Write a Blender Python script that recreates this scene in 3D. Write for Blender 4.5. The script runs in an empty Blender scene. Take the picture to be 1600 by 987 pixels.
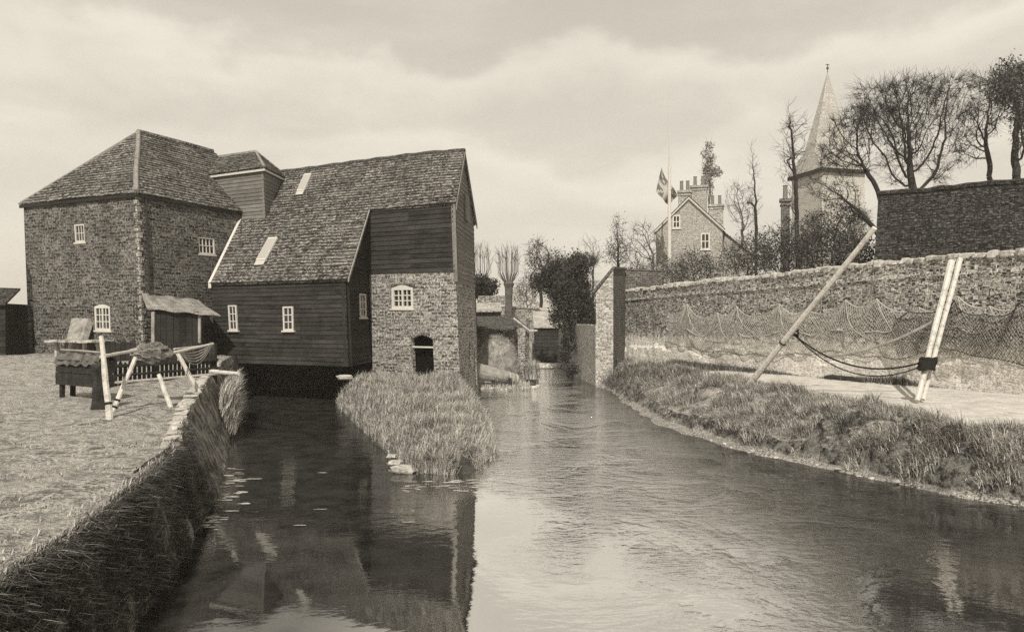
import bpy, math, random
import numpy as np
from mathutils import Vector, noise
from mathutils.geometry import tessellate_polygon
random.seed(7); rng = np.random.default_rng(7)
S = bpy.context.scene
COL = S.collection
F = 1200.0; EYE = 3.1; HY = 505.0; CX = 800.0     # focal length and eye line measured on the 1600 px wide photograph

# ------------------------------------------------------------------ camera
cd = bpy.data.cameras.new('camera'); cam = bpy.data.objects.new('camera', cd); COL.objects.link(cam)
cam.location = (0, 0, EYE); cam.rotation_euler = (math.radians(90), 0, 0)
cd.sensor_width = 36; cd.lens = 36 * F / 1600; cd.shift_y = 11.5 / 1600; cd.clip_end = 3000; cd.clip_start = 0.05
S.camera = cam
# ------------------------------------------------------------------ sun direction
SUN_EL = math.radians(43); SUN_AZ = math.atan2(-0.09, -1.0)      # the sun stands behind and left of the camera
sd = Vector((math.sin(SUN_AZ) * math.cos(SUN_EL), math.cos(SUN_AZ) * math.cos(SUN_EL), math.sin(SUN_EL)))
sl = bpy.data.lights.new('sun', 'SUN'); sun = bpy.data.objects.new('sun', sl); COL.objects.link(sun)
sl.energy = 4.4; sl.angle = math.radians(0.6); sl.color = (1, 0.955, 0.87)
sun.rotation_euler = sd.to_track_quat('Z', 'Y').to_euler(); sun.location = (0, 0, 60)
# ------------------------------------------------------------------ world
W = bpy.data.worlds.new('World'); S.world = W; W.use_nodes = True
nt = W.node_tree; nt.nodes.clear()
def wn(t, **k):
    n = nt.nodes.new(t)
    for a, b in k.items(): setattr(n, a, b)
    return n
out = wn('ShaderNodeOutputWorld'); bg = wn('ShaderNodeBackground'); bg.inputs[1].default_value = 0.1
sky = wn('ShaderNodeTexSky', sky_type='NISHITA', sun_disc=False, sun_elevation=SUN_EL, sun_rotation=SUN_AZ, dust_density=2.5, air_density=1.0)
bw = wn('ShaderNodeRGBToBW'); nt.links.new(sky.outputs[0], bw.inputs[0])
tc = wn('ShaderNodeTexCoord'); sep = wn('ShaderNodeSeparateXYZ'); nt.links.new(tc.outputs['Generated'], sep.inputs[0])
mp = wn('ShaderNodeMapping'); mp.inputs['Scale'].default_value = (1.7, 1.7, 6.2); mp.inputs['Location'].default_value = (5.3, 2.9, 0.4)
nt.links.new(tc.outputs['Generated'], mp.inputs[0])
n1 = wn('ShaderNodeTexNoise'); n1.inputs['Scale'].default_value = 1.9; n1.inputs['Detail'].default_value = 7; n1.inputs['Roughness'].default_value = 0.52; n1.inputs['Distortion'].default_value = 0.15
nt.links.new(mp.outputs[0], n1.inputs['Vector'])
cr = wn('ShaderNodeMapRange', interpolation_type='SMOOTHSTEP'); cr.inputs[1].default_value = 0.44; cr.inputs[2].default_value = 0.62; cr.inputs[3].default_value = -0.3; cr.inputs[4].default_value = 0.35
nt.links.new(n1.outputs[0], cr.inputs[0])
gr = wn('ShaderNodeMapRange'); gr.inputs[1].default_value = 0.0; gr.inputs[2].default_value = 0.42; gr.inputs[3].default_value = 7.2; gr.inputs[4].default_value = 5.3
nt.links.new(sep.outputs[2], gr.inputs[0])
ad = wn('ShaderNodeMath', operation='ADD'); nt.links.new(gr.outputs[0], ad.inputs[0]); nt.links.new(cr.outputs[0], ad.inputs[1])
mp2 = wn('ShaderNodeMapping'); mp2.inputs['Scale'].default_value = (1, 1, 1.6); mp2.inputs['Location'].default_value = (0.7, 2.2, 0.3); nt.links.new(tc.outputs['Generated'], mp2.inputs[0])
def wm(op, a, b_):
    x = wn('ShaderNodeMath', operation=op)
    for i, v in ((0, a), (1, b_)):
        if isinstance(v, bpy.types.NodeSocket): nt.links.new(v, x.inputs[i])
        else: x.inputs[i].default_value = v
    return x.outputs[0]
def wr(v, a, b_, c, d):
    x = wn('ShaderNodeMapRange', interpolation_type='SMOOTHSTEP'); nt.links.new(v, x.inputs[0])
    for i, q in enumerate((a, b_, c, d)): x.inputs[i + 1].default_value = q
    return x.outputs[0]
def bank(sc, top, thick, amp, det=6):
    n_ = wn('ShaderNodeTexNoise'); n_.inputs['Scale'].default_value = sc; n_.inputs['Detail'].default_value = det; n_.inputs['Roughness'].default_value = 0.55; nt.links.new(mp2.outputs[0], n_.inputs['Vector'])
    h = wm('ADD', sep.outputs[2], wm('MULTIPLY', wm('SUBTRACT', n_.outputs[0], 0.5), amp))
    return wm('MULTIPLY', wr(h, top, top - 0.035, 0, 1), wr(h, top - 0.02, top - thick, 1, 0.1))
ck = wm('ADD', wm('MULTIPLY', bank(4.2, 0.335, 0.09, 0.20), 1.7), wm('MULTIPLY', bank(5.2, 0.235, 0.07, 0.2), 0.8))
ad_b = wn('ShaderNodeMath', operation='ADD'); nt.links.new(ad.outputs[0], ad_b.inputs[0]); nt.links.new(ck, ad_b.inputs[1]); ad = ad_b
m1 = wn('ShaderNodeMath', operation='MULTIPLY'); nt.links.new(bw.outputs[0], m1.inputs[0]); m1.inputs[1].default_value = 0.22
ad2 = wn('ShaderNodeMath', operation='ADD'); nt.links.new(ad.outputs[0], ad2.inputs[0]); nt.links.new(m1.outputs[0], ad2.inputs[1])
vm = wn('ShaderNodeVectorMath', operation='SCALE'); vm.inputs[0].default_value = (1.0, 0.925, 0.795); nt.links.new(ad2.outputs[0], vm.inputs['Scale'])
nt.links.new(vm.outputs[0], bg.inputs[0]); nt.links.new(bg.outputs[0], out.inputs[0])
S.view_settings.view_transform = 'Standard'; S.view_settings.look = 'None'; S.view_settings.exposure = 0.1; S.view_settings.gamma = 1
S.render.engine = 'CYCLES'; S.render.resolution_x = 1024; S.render.resolution_y = 631
S.cycles.use_denoising = False; S.cycles.max_bounces = 6; S.cycles.transparent_max_bounces = 8

# ------------------------------------------------------------------ projection helpers (photograph pixels -> metres)
def U(px, py, D): return Vector(((px - CX) / F * D, D, EYE - (py - HY) / F * D))
def G(px, py, z=0.0):
    D = F * (EYE - z) / (py - HY); return Vector(((px - CX) / F * D, D, z))
def hit(px, py, o, n, lean=0.0):
    """where the sight line through a pixel meets a plane (o, n)"""
    d = Vector(((px + lean * (HY - py) - CX) / F, 1, -(py - HY) / F)); c = Vector((0, 0, EYE))
    return c + d * ((o - c).dot(n) / d.dot(n))
def V2(x, y, z=0.0): return Vector((x, y, z))
def interp(tab, x):
    if x <= tab[0][0]: return tab[0][1]
    for (a, b), (c, d) in zip(tab, tab[1:]):
        if x <= c: return b + (d - b) * (x - a) / (c - a)
    return tab[-1][1]
Z = Vector((0, 0, 1))

# ------------------------------------------------------------------ materials
def g(v): return (v, v * 0.945, v * 0.855, 1)
class NT:
    def __init__(s, m): s.t = m.node_tree
    def n(s, t, ins=None, **k):
        x = s.t.nodes.new(t)
        for a, b in k.items(): setattr(x, a, b)
        for a, b in (ins or {}).items():
            if isinstance(b, bpy.types.NodeSocket): s.t.links.new(b, x.inputs[a])
            else: x.inputs[a].default_value = b
        return x
    def noise(s, vec, sc, det=5, ro=0.6, dist=0): return s.n('ShaderNodeTexNoise', {'Vector': vec, 'Scale': sc, 'Detail': det, 'Roughness': ro, 'Distortion': dist}).outputs[0]
    def rng(s, v, a, b, c, d): return s.n('ShaderNodeMapRange', {0: v, 1: a, 2: b, 3: c, 4: d}).outputs[0]
    def mix(s, f, a, b):
        x = s.n('ShaderNodeMix', data_type='RGBA')
        for i, v in ((0, f), (6, a), (7, b)):
            if isinstance(v, bpy.types.NodeSocket): s.t.links.new(v, x.inputs[i])
            else: x.inputs[i].default_value = v
        return x.outputs[2]
    def mul(s, a, b):
        return s.n('ShaderNodeMath', {0: a, 1: b}, operation='MULTIPLY').outputs[0]
    def add(s, a, b):
        return s.n('ShaderNodeMath', {0: a, 1: b}, operation='ADD').outputs[0]
def newmat(name):
    m = bpy.data.materials.new(name); m.use_nodes = True
    k = NT(m); b = m.node_tree.nodes['Principled BSDF']; b.inputs['Roughness'].default_value = 0.9
    b.inputs['Specular IOR Level'].default_value = 0.15
    return m, k, b
def bump(k, b, h, dist, st=1.0):
    x = k.n('ShaderNodeBump', {'Height': h, 'Distance': dist, 'Strength': st}); k.t.links.new(x.outputs[0], b.inputs['Normal'])
def mottled(name, lo, hi, sc=6, sc2=40, rough=0.9, bd=0.02, island=0.0, t0=0.35, t1=0.65, coord='Object'):
    m, k, b = newmat(name)
    v = k.n('ShaderNodeTexCoord').outputs[coord]
    a = k.noise(v, sc); c = k.noise(v, sc2, 3)
    f = k.rng(k.add(k.mul(a, 0.6), k.mul(c, 0.4)), t0, t1, 0, 1)
    if island:
        r = k.n('ShaderNodeNewGeometry').outputs['Random Per Island']
        f = k.rng(k.add(k.mul(f, 1 - island), k.mul(r, island)), 0, 1, 0, 1)
    k.t.links.new(k.mix(f, g(lo), g(hi)), b.inputs['Base Color'])
    b.inputs['Roughness'].default_value = rough
    if bd: bump(k, b, k.add(a, c), bd)
    return m
def brickmat(name, lo, hi, mortar, w=0.25, h=0.09, plaster=None, stain=0.5, msz=0.014, coarse=1.0):
    """brick courses; plaster = (height, softness, value) puts old render below a height of the wall"""
    m, k, b = newmat(name)
    uv = k.n('ShaderNodeTexCoord').outputs['UV']
    ds = k.n('ShaderNodeTexNoise', {'Vector': uv, 'Scale': 2.3, 'Detail': 3})
    off = k.n('ShaderNodeVectorMath', {0: ds.outputs['Color'], 1: (0.5, 0.5, 0.5)}, operation='SUBTRACT').outputs[0]
    off = k.n('ShaderNodeVectorMath', {0: off, 'Scale': 0.07 * coarse}, operation='SCALE').outputs[0]
    v = k.n('ShaderNodeVectorMath', {0: uv, 1: off}, operation='ADD').outputs[0]
    br = k.n('ShaderNodeTexBrick', {'Vector': v, 'Color1': g(lo), 'Color2': g(hi), 'Mortar': g(mortar), 'Scale': 1.0, 'Mortar Size': msz, 'Mortar Smooth': 0.4, 'Bias': -0.1, 'Brick Width': w, 'Row Height': h})
    n_a = k.noise(uv, 0.9, 6, 0.65); n_b = k.noise(uv, 9, 4, 0.7); n_c = k.noise(uv, 30, 2, 0.6)
    c = k.mix(k.rng(n_b, 0.46, 0.60, 0.0, 0.85), br.outputs[0], g(lo * 0.4))
    c = k.mix(k.rng(k.noise(uv, 13, 3, 0.7), 0.57, 0.63, 0.0, 0.8), c, g(min(0.8, hi * 2.0)))
    c = k.mix(k.rng(n_a, 0.38, 0.62, stain, 0.0), c, g(lo * 0.6))
    if plaster:
        ph, ps, pv = plaster
        sp = k.n('ShaderNodeSeparateXYZ', {0: k.n('ShaderNodeTexCoord').outputs['Object']}).outputs[2]
        x = k.add(k.mul(k.add(k.noise(uv, 0.7, 6, 0.7), -0.5), ps), sp)
        f = k.rng(x, ph - 0.12, ph + 0.12, 1, 0)
        pc = k.mix(k.rng(k.noise(uv, 7, 6, 0.75), 0.44, 0.66, 0, 1), g(pv), g(pv * 0.38))
        pc = k.mix(k.rng(k.noise(uv, 30, 3, 0.7), 0.56, 0.66, 0, 1), pc, g(pv * 0.25))
        c = k.mix(f, c, pc)
    k.t.links.new(c, b.inputs['Base Color'])
    hgt = k.add(k.mul(br.outputs[1], -0.7), k.add(k.mul(n_b, 0.9), k.mul(n_c, 0.6)))
    bump(k, b, hgt, 0.022)
    return m
def tilemat(name, lo, hi, w=0.2, h=0.2):
    m, k, b = newmat(name)
    uv = k.n('ShaderNodeTexCoord').outputs['UV']
    br = k.n('ShaderNodeTexBrick', {'Vector': uv, 'Color1': g(lo), 'Color2': g(hi), 'Mortar': g(lo * 0.3), 'Scale': 1.0, 'Mortar Size': 0.010, 'Mortar Smooth': 0.5, 'Bias': 0.0, 'Brick Width': w, 'Row Height': h})
    n_a = k.noise(uv, 0.8, 5, 0.6); n_b = k.noise(uv, 7, 5, 0.75); n_c = k.noise(uv, 26, 2)
    c = k.mix(k.rng(n_b, 0.46, 0.60, 0, 0.85), br.outputs[0], g(lo * 0.4))
    c = k.mix(k.rng(k.noise(k.n('ShaderNodeMapping', {'Vector': uv, 'Scale': (0.55, 1, 1)}).outputs[0], 13, 3, 0.7), 0.56, 0.62, 0, 0.85), c, g(min(0.7, hi * 2.1)))
    c = k.mix(k.rng(n_a, 0.35, 0.6, 0.45, 0), c, g(lo * 0.7))
    k.t.links.new(c, b.inputs['Base Color']); bump(k, b, k.add(n_b, n_c), 0.02)
    return m
def boardmat(name, lo, hi):
    m, k, b = newmat(name)
    uv = k.n('ShaderNodeTexCoord').outputs['UV']
    mpg = k.n('ShaderNodeMapping', {'Vector': uv, 'Scale': (1.2, 14, 1)}).outputs[0]
    a = k.noise(mpg, 1.5, 5, 0.7); c = k.noise(uv, 1.1, 4, 0.6)
    r = k.n('ShaderNodeNewGeometry').outputs['Random Per Island']
    f = k.add(k.mul(k.rng(a, 0.35, 0.7, 0, 1), 0.45), k.add(k.mul(r, 0.3), k.mul(k.rng(c, 0.35, 0.65, 0, 1), 0.3)))
    k.t.links.new(k.mix(k.rng(f, 0.15, 0.95, 0, 1), g(lo), g(hi)), b.inputs['Base Color']); b.inputs['Roughness'].default_value = 0.75
    bump(k, b, a, 0.01)
    return m
def plain(name, v, rough=0.6, spec=0.3):
    m, k, b = newmat(name); o = k.n('ShaderNodeTexCoord').outputs['Object']
    f = k.rng(k.noise(o, 12, 5, 0.7), 0.35, 0.7, 0, 1)
    k.t.links.new(k.mix(f, g(v), g(v * 0.72)), b.inputs['Base Color']); b.inputs['Roughness'].default_value = rough; b.inputs['Specular IOR Level'].default_value = spec
    return m
def leafmat(name, lo, hi, sc=0.8):
    m, k, b = newmat(name); ge = k.n('ShaderNodeNewGeometry'); r = ge.outputs['Random Per Island']
    o = k.n('ShaderNodeTexCoord').outputs['Object']
    f = k.add(k.mul(r, 0.65), k.mul(k.rng(k.noise(o, sc, 4), 0.35, 0.65, 0, 1), 0.45))
    k.t.links.new(k.mix(k.rng(f, 0.05, 1.0, 0, 1), g(lo), g(hi)), b.inputs['Base Color']); b.inputs['Roughness'].default_value = 0.7
    return m
M = dict(
    brick=brickmat('mill_brick', 0.032, 0.23, 0.33, 0.30, 0.13, stain=0.45),
    brickpale=brickmat('pale_brick', 0.08, 0.46, 0.55, 0.30, 0.13, stain=0.3, msz=0.018),
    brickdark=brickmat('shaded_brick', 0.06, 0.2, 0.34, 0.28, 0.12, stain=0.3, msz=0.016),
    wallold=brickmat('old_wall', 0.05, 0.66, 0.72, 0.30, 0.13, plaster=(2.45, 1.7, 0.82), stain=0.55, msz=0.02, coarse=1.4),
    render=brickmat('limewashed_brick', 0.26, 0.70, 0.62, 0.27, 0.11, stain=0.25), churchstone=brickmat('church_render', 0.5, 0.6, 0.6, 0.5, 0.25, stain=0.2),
    housebrick=brickmat('house_brick', 0.32, 0.5, 0.5, 0.3, 0.12, stain=0.2),
    tile=tilemat('mill_tiles', 0.03, 0.28, 0.26, 0.19),
    tiledark=tilemat('dark_tiles', 0.055, 0.13),
    tilepale=tilemat('pale_tiles', 0.4, 0.6, 0.4, 0.35),
    barntile=tilemat('barn_tiles', 0.014, 0.085, 0.17, 0.12),
    shingle=tilemat('spire_shingles', 0.38, 0.52, 0.5, 0.5),
    tar=boardmat('tarred_boards', 0.008, 0.042),
    tar2=boardmat('weathered_tarred_boards', 0.010, 0.058),
    grey=boardmat('grey_weatherboards', 0.09, 0.24),
    darkwood=mottled('dark_wood', 0.012, 0.05, 5, 30),
    palewood=mottled('pale_wood', 0.26, 0.54, 5, 22, 0.8, 0.012, t0=0.34, t1=0.5),
    midwood=mottled('mid_wood', 0.16, 0.36, 4, 30, 0.8, 0.01),
    white=plain('white_paint', 0.6, 0.55), offwhite=plain('dull_white_paint', 0.55),
    lead=plain('lead_flashing', 0.5, 0.6),
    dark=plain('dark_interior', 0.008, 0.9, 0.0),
    stone=mottled('pale_stone', 0.22, 0.62, 5, 28, 0.9, 0.03),
    stonedark=mottled('mossy_stone', 0.05, 0.34, 3, 16, 0.9, 0.04, t0=0.42, t1=0.6),
    hip=mottled('mortared_hip_tiles', 0.14, 0.32, 5, 20, 0.9, 0.02),
    bark=mottled('bark', 0.014, 0.05, 3, 20, 0.9, 0.01),
    barkmid=mottled('grey_bark', 0.06, 0.13, 3, 20, 0.9, 0.01),
    barkpale=mottled('pale_twigs', 0.16, 0.3, 3, 20, 0.9, 0.0),
    ivy=leafmat('ivy_leaves', 0.015, 0.07), shrub=leafmat('shrub_leaves', 0.02, 0.11), paleleaf=leafmat('pale_foliage', 0.12, 0.3),
    pitchleaf=leafmat('evergreen_leaves', 0.03, 0.12),
    drygrass=leafmat('dry_grass', 0.04, 0.66, 2.2), bankgrass=leafmat('bank_grass', 0.03, 0.62, 2.0), darkgrass=leafmat('dark_grass', 0.016, 0.17, 0.9),
    turfgrass=leafmat('turf_grass', 0.12, 0.52, 0.7),
    heap=mottled('pale_heap', 0.12, 0.42, 3, 18, 0.95, 0.05),
    netbrown=mottled('bundled_netting', 0.02, 0.2, 6, 30, 0.95, 0.02),
    canvas=mottled('dark_canvas', 0.018, 0.05, 3, 20, 0.9, 0.01),
    net=plain('pale_netting', 0.44, 0.9, 0.0), netdark=plain('tarred_netting', 0.03, 0.9, 0.0), rope=plain('tarred_rope', 0.03, 0.9, 0.0), ropepale=plain('pale_rope', 0.45, 0.9, 0.0),
    iron=plain('iron', 0.03, 0.5, 0.4), pot=plain('clay_pot', 0.18), cloth=plain('flag_cloth', 0.4, 0.9, 0.0), clothdark=plain('flag_cloth_dark', 0.14, 0.9, 0.0),
)
# glass
m, k, b = newmat('window_glass'); b.inputs['Base Color'].default_value = g(0.02); b.inputs['Roughness'].default_value = 0.12; b.inputs['Specular IOR Level'].default_value = 0.5; M['glass'] = m
# skylight glass: reflection of the bright sky put into a pale base colour
m, k, b = newmat('skylight_glass'); b.inputs['Base Color'].default_value = g(0.36); b.inputs['Roughness'].default_value = 0.25; b.inputs['Specular IOR Level'].default_value = 0.6; M['skyglass'] = m
# ground
def groundmat():
    m, k, b = newmat('turf'); o = k.n('ShaderNodeTexCoord').outputs['Object']
    a = k.noise(o, 0.5, 6, 0.65); c = k.noise(o, 4.5, 6, 0.75); d = k.noise(o, 20, 4, 0.75)
    z = k.n('ShaderNodeSeparateXYZ', {0: o}).outputs[2]; x = k.n('ShaderNodeSeparateXYZ', {0: o}).outputs[0]
    nz = k.n('ShaderNodeSeparateXYZ', {0: k.n('ShaderNodeNewGeometry').outputs['True Normal']}).outputs[2]
    col = k.mix(k.rng(c, 0.42, 0.54, 0, 1), g(0.20), g(0.60))
    col = k.mix(k.rng(d, 0.50, 0.60, 0.0, 0.9), col, g(0.05))
    col = k.mix(k.rng(a, 0.40, 0.62, 0.0, 0.55), col, g(0.50))
    soil = k.mix(k.rng(c, 0.42, 0.56, 0, 1), g(0.03), g(0.24))
    col = k.mix(k.rng(nz, 0.72, 0.93, 1, 0), col, soil)                 # bare banks are dark soil
    mud = k.mix(k.rng(d, 0.42, 0.56, 0, 1), g(0.10), g(0.6))
    col = k.mix(k.rng(k.add(z, k.mul(k.add(k.noise(o, 0.9, 4), -0.5), 1.1)), 0.0, 0.2, 1, 0), col, mud)                    # mud at the water's edge
    k.t.links.new(col, b.inputs['Base Color']); bump(k, b, k.add(k.mul(c, 1.4), k.mul(d, 0.8)), 0.10)
    return m
M['turf'] = groundmat()
M['path'] = mottled('gravel_path', 0.36, 0.66, 2.5, 22, 0.95, 0.03)
M['soil'] = mottled('bank_soil', 0.025, 0.11, 3, 15, 0.95, 0.06)
# water
def watermat():
    m = bpy.data.materials.new('water'); m.use_nodes = True; k = NT(m); m.node_tree.nodes.clear()
    o = k.n('ShaderNodeTexCoord').outputs['Object']
    sp = k.n('ShaderNodeSeparateXYZ', {0: o})
    sv = k.n('ShaderNodeMapping', {'Vector': o, 'Scale': (1.3, 2.3, 1)}).outputs[0]
    a = k.noise(sv, 2.6, 3, 0.5, 0.4); c = k.noise(sv, 8, 3, 0.55, 0.3)
    patch = k.rng(k.noise(o, 0.45, 4, 0.6, 0.6), 0.42, 0.58, 0.18, 1.0)
    # the race by the mill lies still, the stream is ruffled further off
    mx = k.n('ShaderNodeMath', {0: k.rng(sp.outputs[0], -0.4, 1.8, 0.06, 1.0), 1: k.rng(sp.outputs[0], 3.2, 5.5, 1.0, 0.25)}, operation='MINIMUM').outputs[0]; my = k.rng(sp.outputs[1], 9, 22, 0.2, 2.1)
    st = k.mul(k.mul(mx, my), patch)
    h = k.mul(k.add(k.mul(a, 1.0), k.mul(c, 0.35)), st)
    bp = k.n('ShaderNodeBump', {'Height': h, 'Distance': 0.095, 'Strength': 1.0})
    fr = k.n('ShaderNodeFresnel', {'IOR': 1.33, 'Normal': bp.outputs[0]}).outputs[0]
    fac = k.rng(fr, 0.03, 0.35, 0.84, 1.0)
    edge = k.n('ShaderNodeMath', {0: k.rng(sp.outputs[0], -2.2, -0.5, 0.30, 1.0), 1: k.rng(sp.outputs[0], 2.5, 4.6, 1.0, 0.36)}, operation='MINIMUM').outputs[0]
    fac = k.mul(fac, edge)      # reflectivity lowered by position, painting the mill and wall reflections darker
    bed = k.mix(k.rng(k.noise(o, 1.6, 5, 0.7), 0.4, 0.65, 0, 1), g(0.012), g(0.035))
    df = k.n('ShaderNodeBsdfDiffuse', {'Color': bed})
    gl = k.n('ShaderNodeBsdfGlossy', {'Color': (0.97, 0.965, 0.95, 1), 'Roughness': 0.025, 'Normal': bp.outputs[0]})
    mx_ = k.n('ShaderNodeMixShader', {0: fac, 1: df.outputs[0], 2: gl.outputs[0]})
    k.n('ShaderNodeOutputMaterial', {0: mx_.outputs[0]})
    return m
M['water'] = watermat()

# ------------------------------------------------------------------ mesh builder
LEAN = [0.0]
class MB:
    def __init__(s): s.v = []; s.f = []
    def face(s, *pts):
        i = len(s.v); s.v += [tuple(p) for p in pts]; s.f.append(tuple(range(i, i + len(pts))))
    def box(s, c, hx, hy, hz):
        """c centre, hx hy hz half-axis vectors"""
        i = len(s.v)
        for a in (-1, 1):
            for b_ in (-1, 1):
                for d in (-1, 1): s.v.append(tuple(c + hx * a + hy * b_ + hz * d))
        for q in ((0, 1, 3, 2), (4, 6, 7, 5), (0, 4, 5, 1), (2, 3, 7, 6), (0, 2, 6, 4), (1, 5, 7, 3)): s.f.append(tuple(i + j for j in q))
    def prism(s, poly, d):
        """poly: 3D points of one face, d: extrusion vector"""
        i = len(s.v); n = len(poly); s.v += [tuple(p) for p in poly] + [tuple(p + d) for p in poly]
        s.f.append(tuple(range(i, i + n))[::-1]); s.f.append(tuple(range(i + n, i + 2 * n)))
        for j in range(n): s.f.append((i + j, i + (j + 1) % n, i + n + (j + 1) % n, i + n + j))
    def tube(s, pts, rad, n=6, cap=True):
        pts = [Vector(p) for p in pts]
        if not isinstance(rad, (list, tuple)): rad = [rad] * len(pts)
        i0 = len(s.v); up = None
        for j, p in enumerate(pts):
            t = (pts[min(j + 1, len(pts) - 1)] - pts[max(j - 1, 0)])
            if t.length < 1e-6: t = Vector((0, 0, 1))
            t.normalize()
            if up is None: up = t.orthogonal().normalized()
            else: up = (up - t * up.dot(t)); up = up.normalized() if up.length > 1e-5 else t.orthogonal().normalized()
            w = t.cross(up)
            for q in range(n):
                a = 2 * math.pi * q / n; s.v.append(tuple(p + (up * math.cos(a) + w * math.sin(a)) * rad[j]))
        for j in range(len(pts) - 1):
            for q in range(n):
                a = i0 + j * n + q; b_ = i0 + j * n + (q + 1) % n
                s.f.append((a, b_, b_ + n, a + n))
        if cap:
            s.f.append(tuple(i0 + q for q in range(n))[::-1]); s.f.append(tuple(i0 + (len(pts) - 1) * n + q for q in range(n)))
    def holed(s, O, Ud, Vd, outer, holes=(), reveal=None, N=None):
        loops = [[Vector((a, b_, 0)) for a, b_ in outer]] + [[Vector((a, b_, 0)) for a, b_ in h] for h in holes]
        flat = [p for l in loops for p in l]; i = len(s.v)
        s.v += [tuple(O + Ud * p.x + Vd * p.y) for p in flat]
        for t in tessellate_polygon(loops): s.f.append(tuple(i + j for j in t))
        if reveal:
            for h in holes:
                for (a, b_), (c, d) in zip(h, h[1:] + h[:1]):
                    p = O + Ud * a + Vd * b_; q = O + Ud * c + Vd * d
                    s.face(p, q, q - N * reveal, p - N * reveal)
    def courses(s, O, Ud, Vd, N, poly, h, proud, seg=None, jit=0.0, lip=True):
        """lapped courses (boards or tiles) filling a convex polygon of the plane (O, Ud, Vd)"""
        vs = [p[1] for p in poly]; v0 = min(vs); v1 = max(vs)
        def ext(v):
            xs = []
            for (a, b_), (c, d) in zip(poly, poly[1:] + poly[:1]):
                if abs(b_ - d) < 1e-9:
                    if abs(v - b_) < 1e-6: xs += [a, c]
                elif min(b_, d) - 1e-9 <= v <= max(b_, d) + 1e-9: xs.append(a + (c - a) * (v - b_) / (d - b_))
            return (min(xs), max(xs)) if xs else None
        nrow = max(1, round((v1 - v0) / h)); hh = (v1 - v0) / nrow
        for r in range(nrow):
            a = v0 + r * hh; b_ = a + hh
            ea, eb = ext(a + 1e-5), ext(b_ - 1e-5)
            if not ea or not eb: continue
            ns = 1 if not seg else max(1, int(max(ea[1] - ea[0], 0.1) / (seg * random.uniform(0.8, 1.2))))
            for q in range(ns):
                f0, f1 = q / ns, (q + 1) / ns
                p = proud + random.uniform(-jit, jit); dz = random.uniform(-jit, jit) * 0.7
                A = O + Ud * (ea[0] + (ea[1] - ea[0]) * f0) + Vd * (a + dz) + N * p
                B = O + Ud * (ea[0] + (ea[1] - ea[0]) * f1) + Vd * (a + dz) + N * p
                C_ = O + Ud * (eb[0] + (eb[1] - eb[0]) * f1) + Vd * b_ + N * 0.004
                D_ = O + Ud * (eb[0] + (eb[1] - eb[0]) * f0) + Vd * b_ + N * 0.004
                s.face(A, B, C_, D_)
                if lip: s.face(A - N * (p + 0.01), B - N * (p + 0.01), B, A)
    def build(s, name, mat, parent=None, smooth=False, label=None):
        me = bpy.data.meshes.new(name)
        if LEAN[0]:
            w3 = [noise.noise_vector(Vector((x * .35, y * .35, z * .35))) * 0.055 for x, y, z in s.v]
            s.v = [(x + q.x, y + q.y, z + q.z) for (x, y, z), q in zip(s.v, w3)]
        if LEAN[0]: s.v = [(x - LEAN[0] * (z - EYE), y, z) for x, y, z in s.v]
        me.from_pydata(s.v, [], s.f); me.update()
        n = len(me.loops)
        vi = np.empty(n, np.int32); me.loops.foreach_get('vertex_index', vi)
        co = np.empty(len(me.vertices) * 3); me.vertices.foreach_get('co', co); co = co.reshape(-1, 3)
        pn = np.empty(len(me.polygons) * 3); me.polygons.foreach_get('normal', pn); pn = pn.reshape(-1, 3)
        lt = np.empty(len(me.polygons), np.int32); me.polygons.foreach_get('loop_total', lt)
        ln = np.repeat(pn, lt, axis=0); P = co[vi]
        flip = np.where(ln[:, 1:2] > 0, -1.0, 1.0); ln = ln * flip
        t = np.stack([-ln[:, 1], ln[:, 0], np.zeros(n)], 1); L = np.linalg.norm(t, axis=1)
        t[L < 0.03] = (1, 0, 0); L[L < 0.03] = 1; t /= L[:, None]
        bt = np.cross(ln, t)
        uv = np.stack([(P * t).sum(1), (P * bt).sum(1)], 1).astype(np.float32)
        l = me.uv_layers.new(name='UVMap'); l.data.foreach_set('uv', uv.ravel())
        me.materials.append(mat)
        if smooth: me.polygons.foreach_set('use_smooth', [True] * len(me.polygons))
        o = bpy.data.objects.new(name, me); COL.objects.link(o)
        if parent is not None:
            o.parent = parent; o.matrix_parent_inverse = parent.matrix_world.inverted()
        if label: o['label'] = label
        return o
def thing(name, label, cat, loc, group=None):
    o = bpy.data.objects.new(name, None); COL.objects.link(o); o.location = loc; o.empty_display_size = 0.3
    o.matrix_world = __import__('mathutils').Matrix.Translation(Vector(loc))
    o['label'] = label; o['category'] = cat
    if group: o['group'] = group
    return o
def tag(o, label, cat, group=None, kind=None):
    o['label'] = label; o['category'] = cat
    if group: o['group'] = group
    if kind: o['kind'] = kind
    return o
def struct(o): o['kind'] = 'structure'; return o

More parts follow.
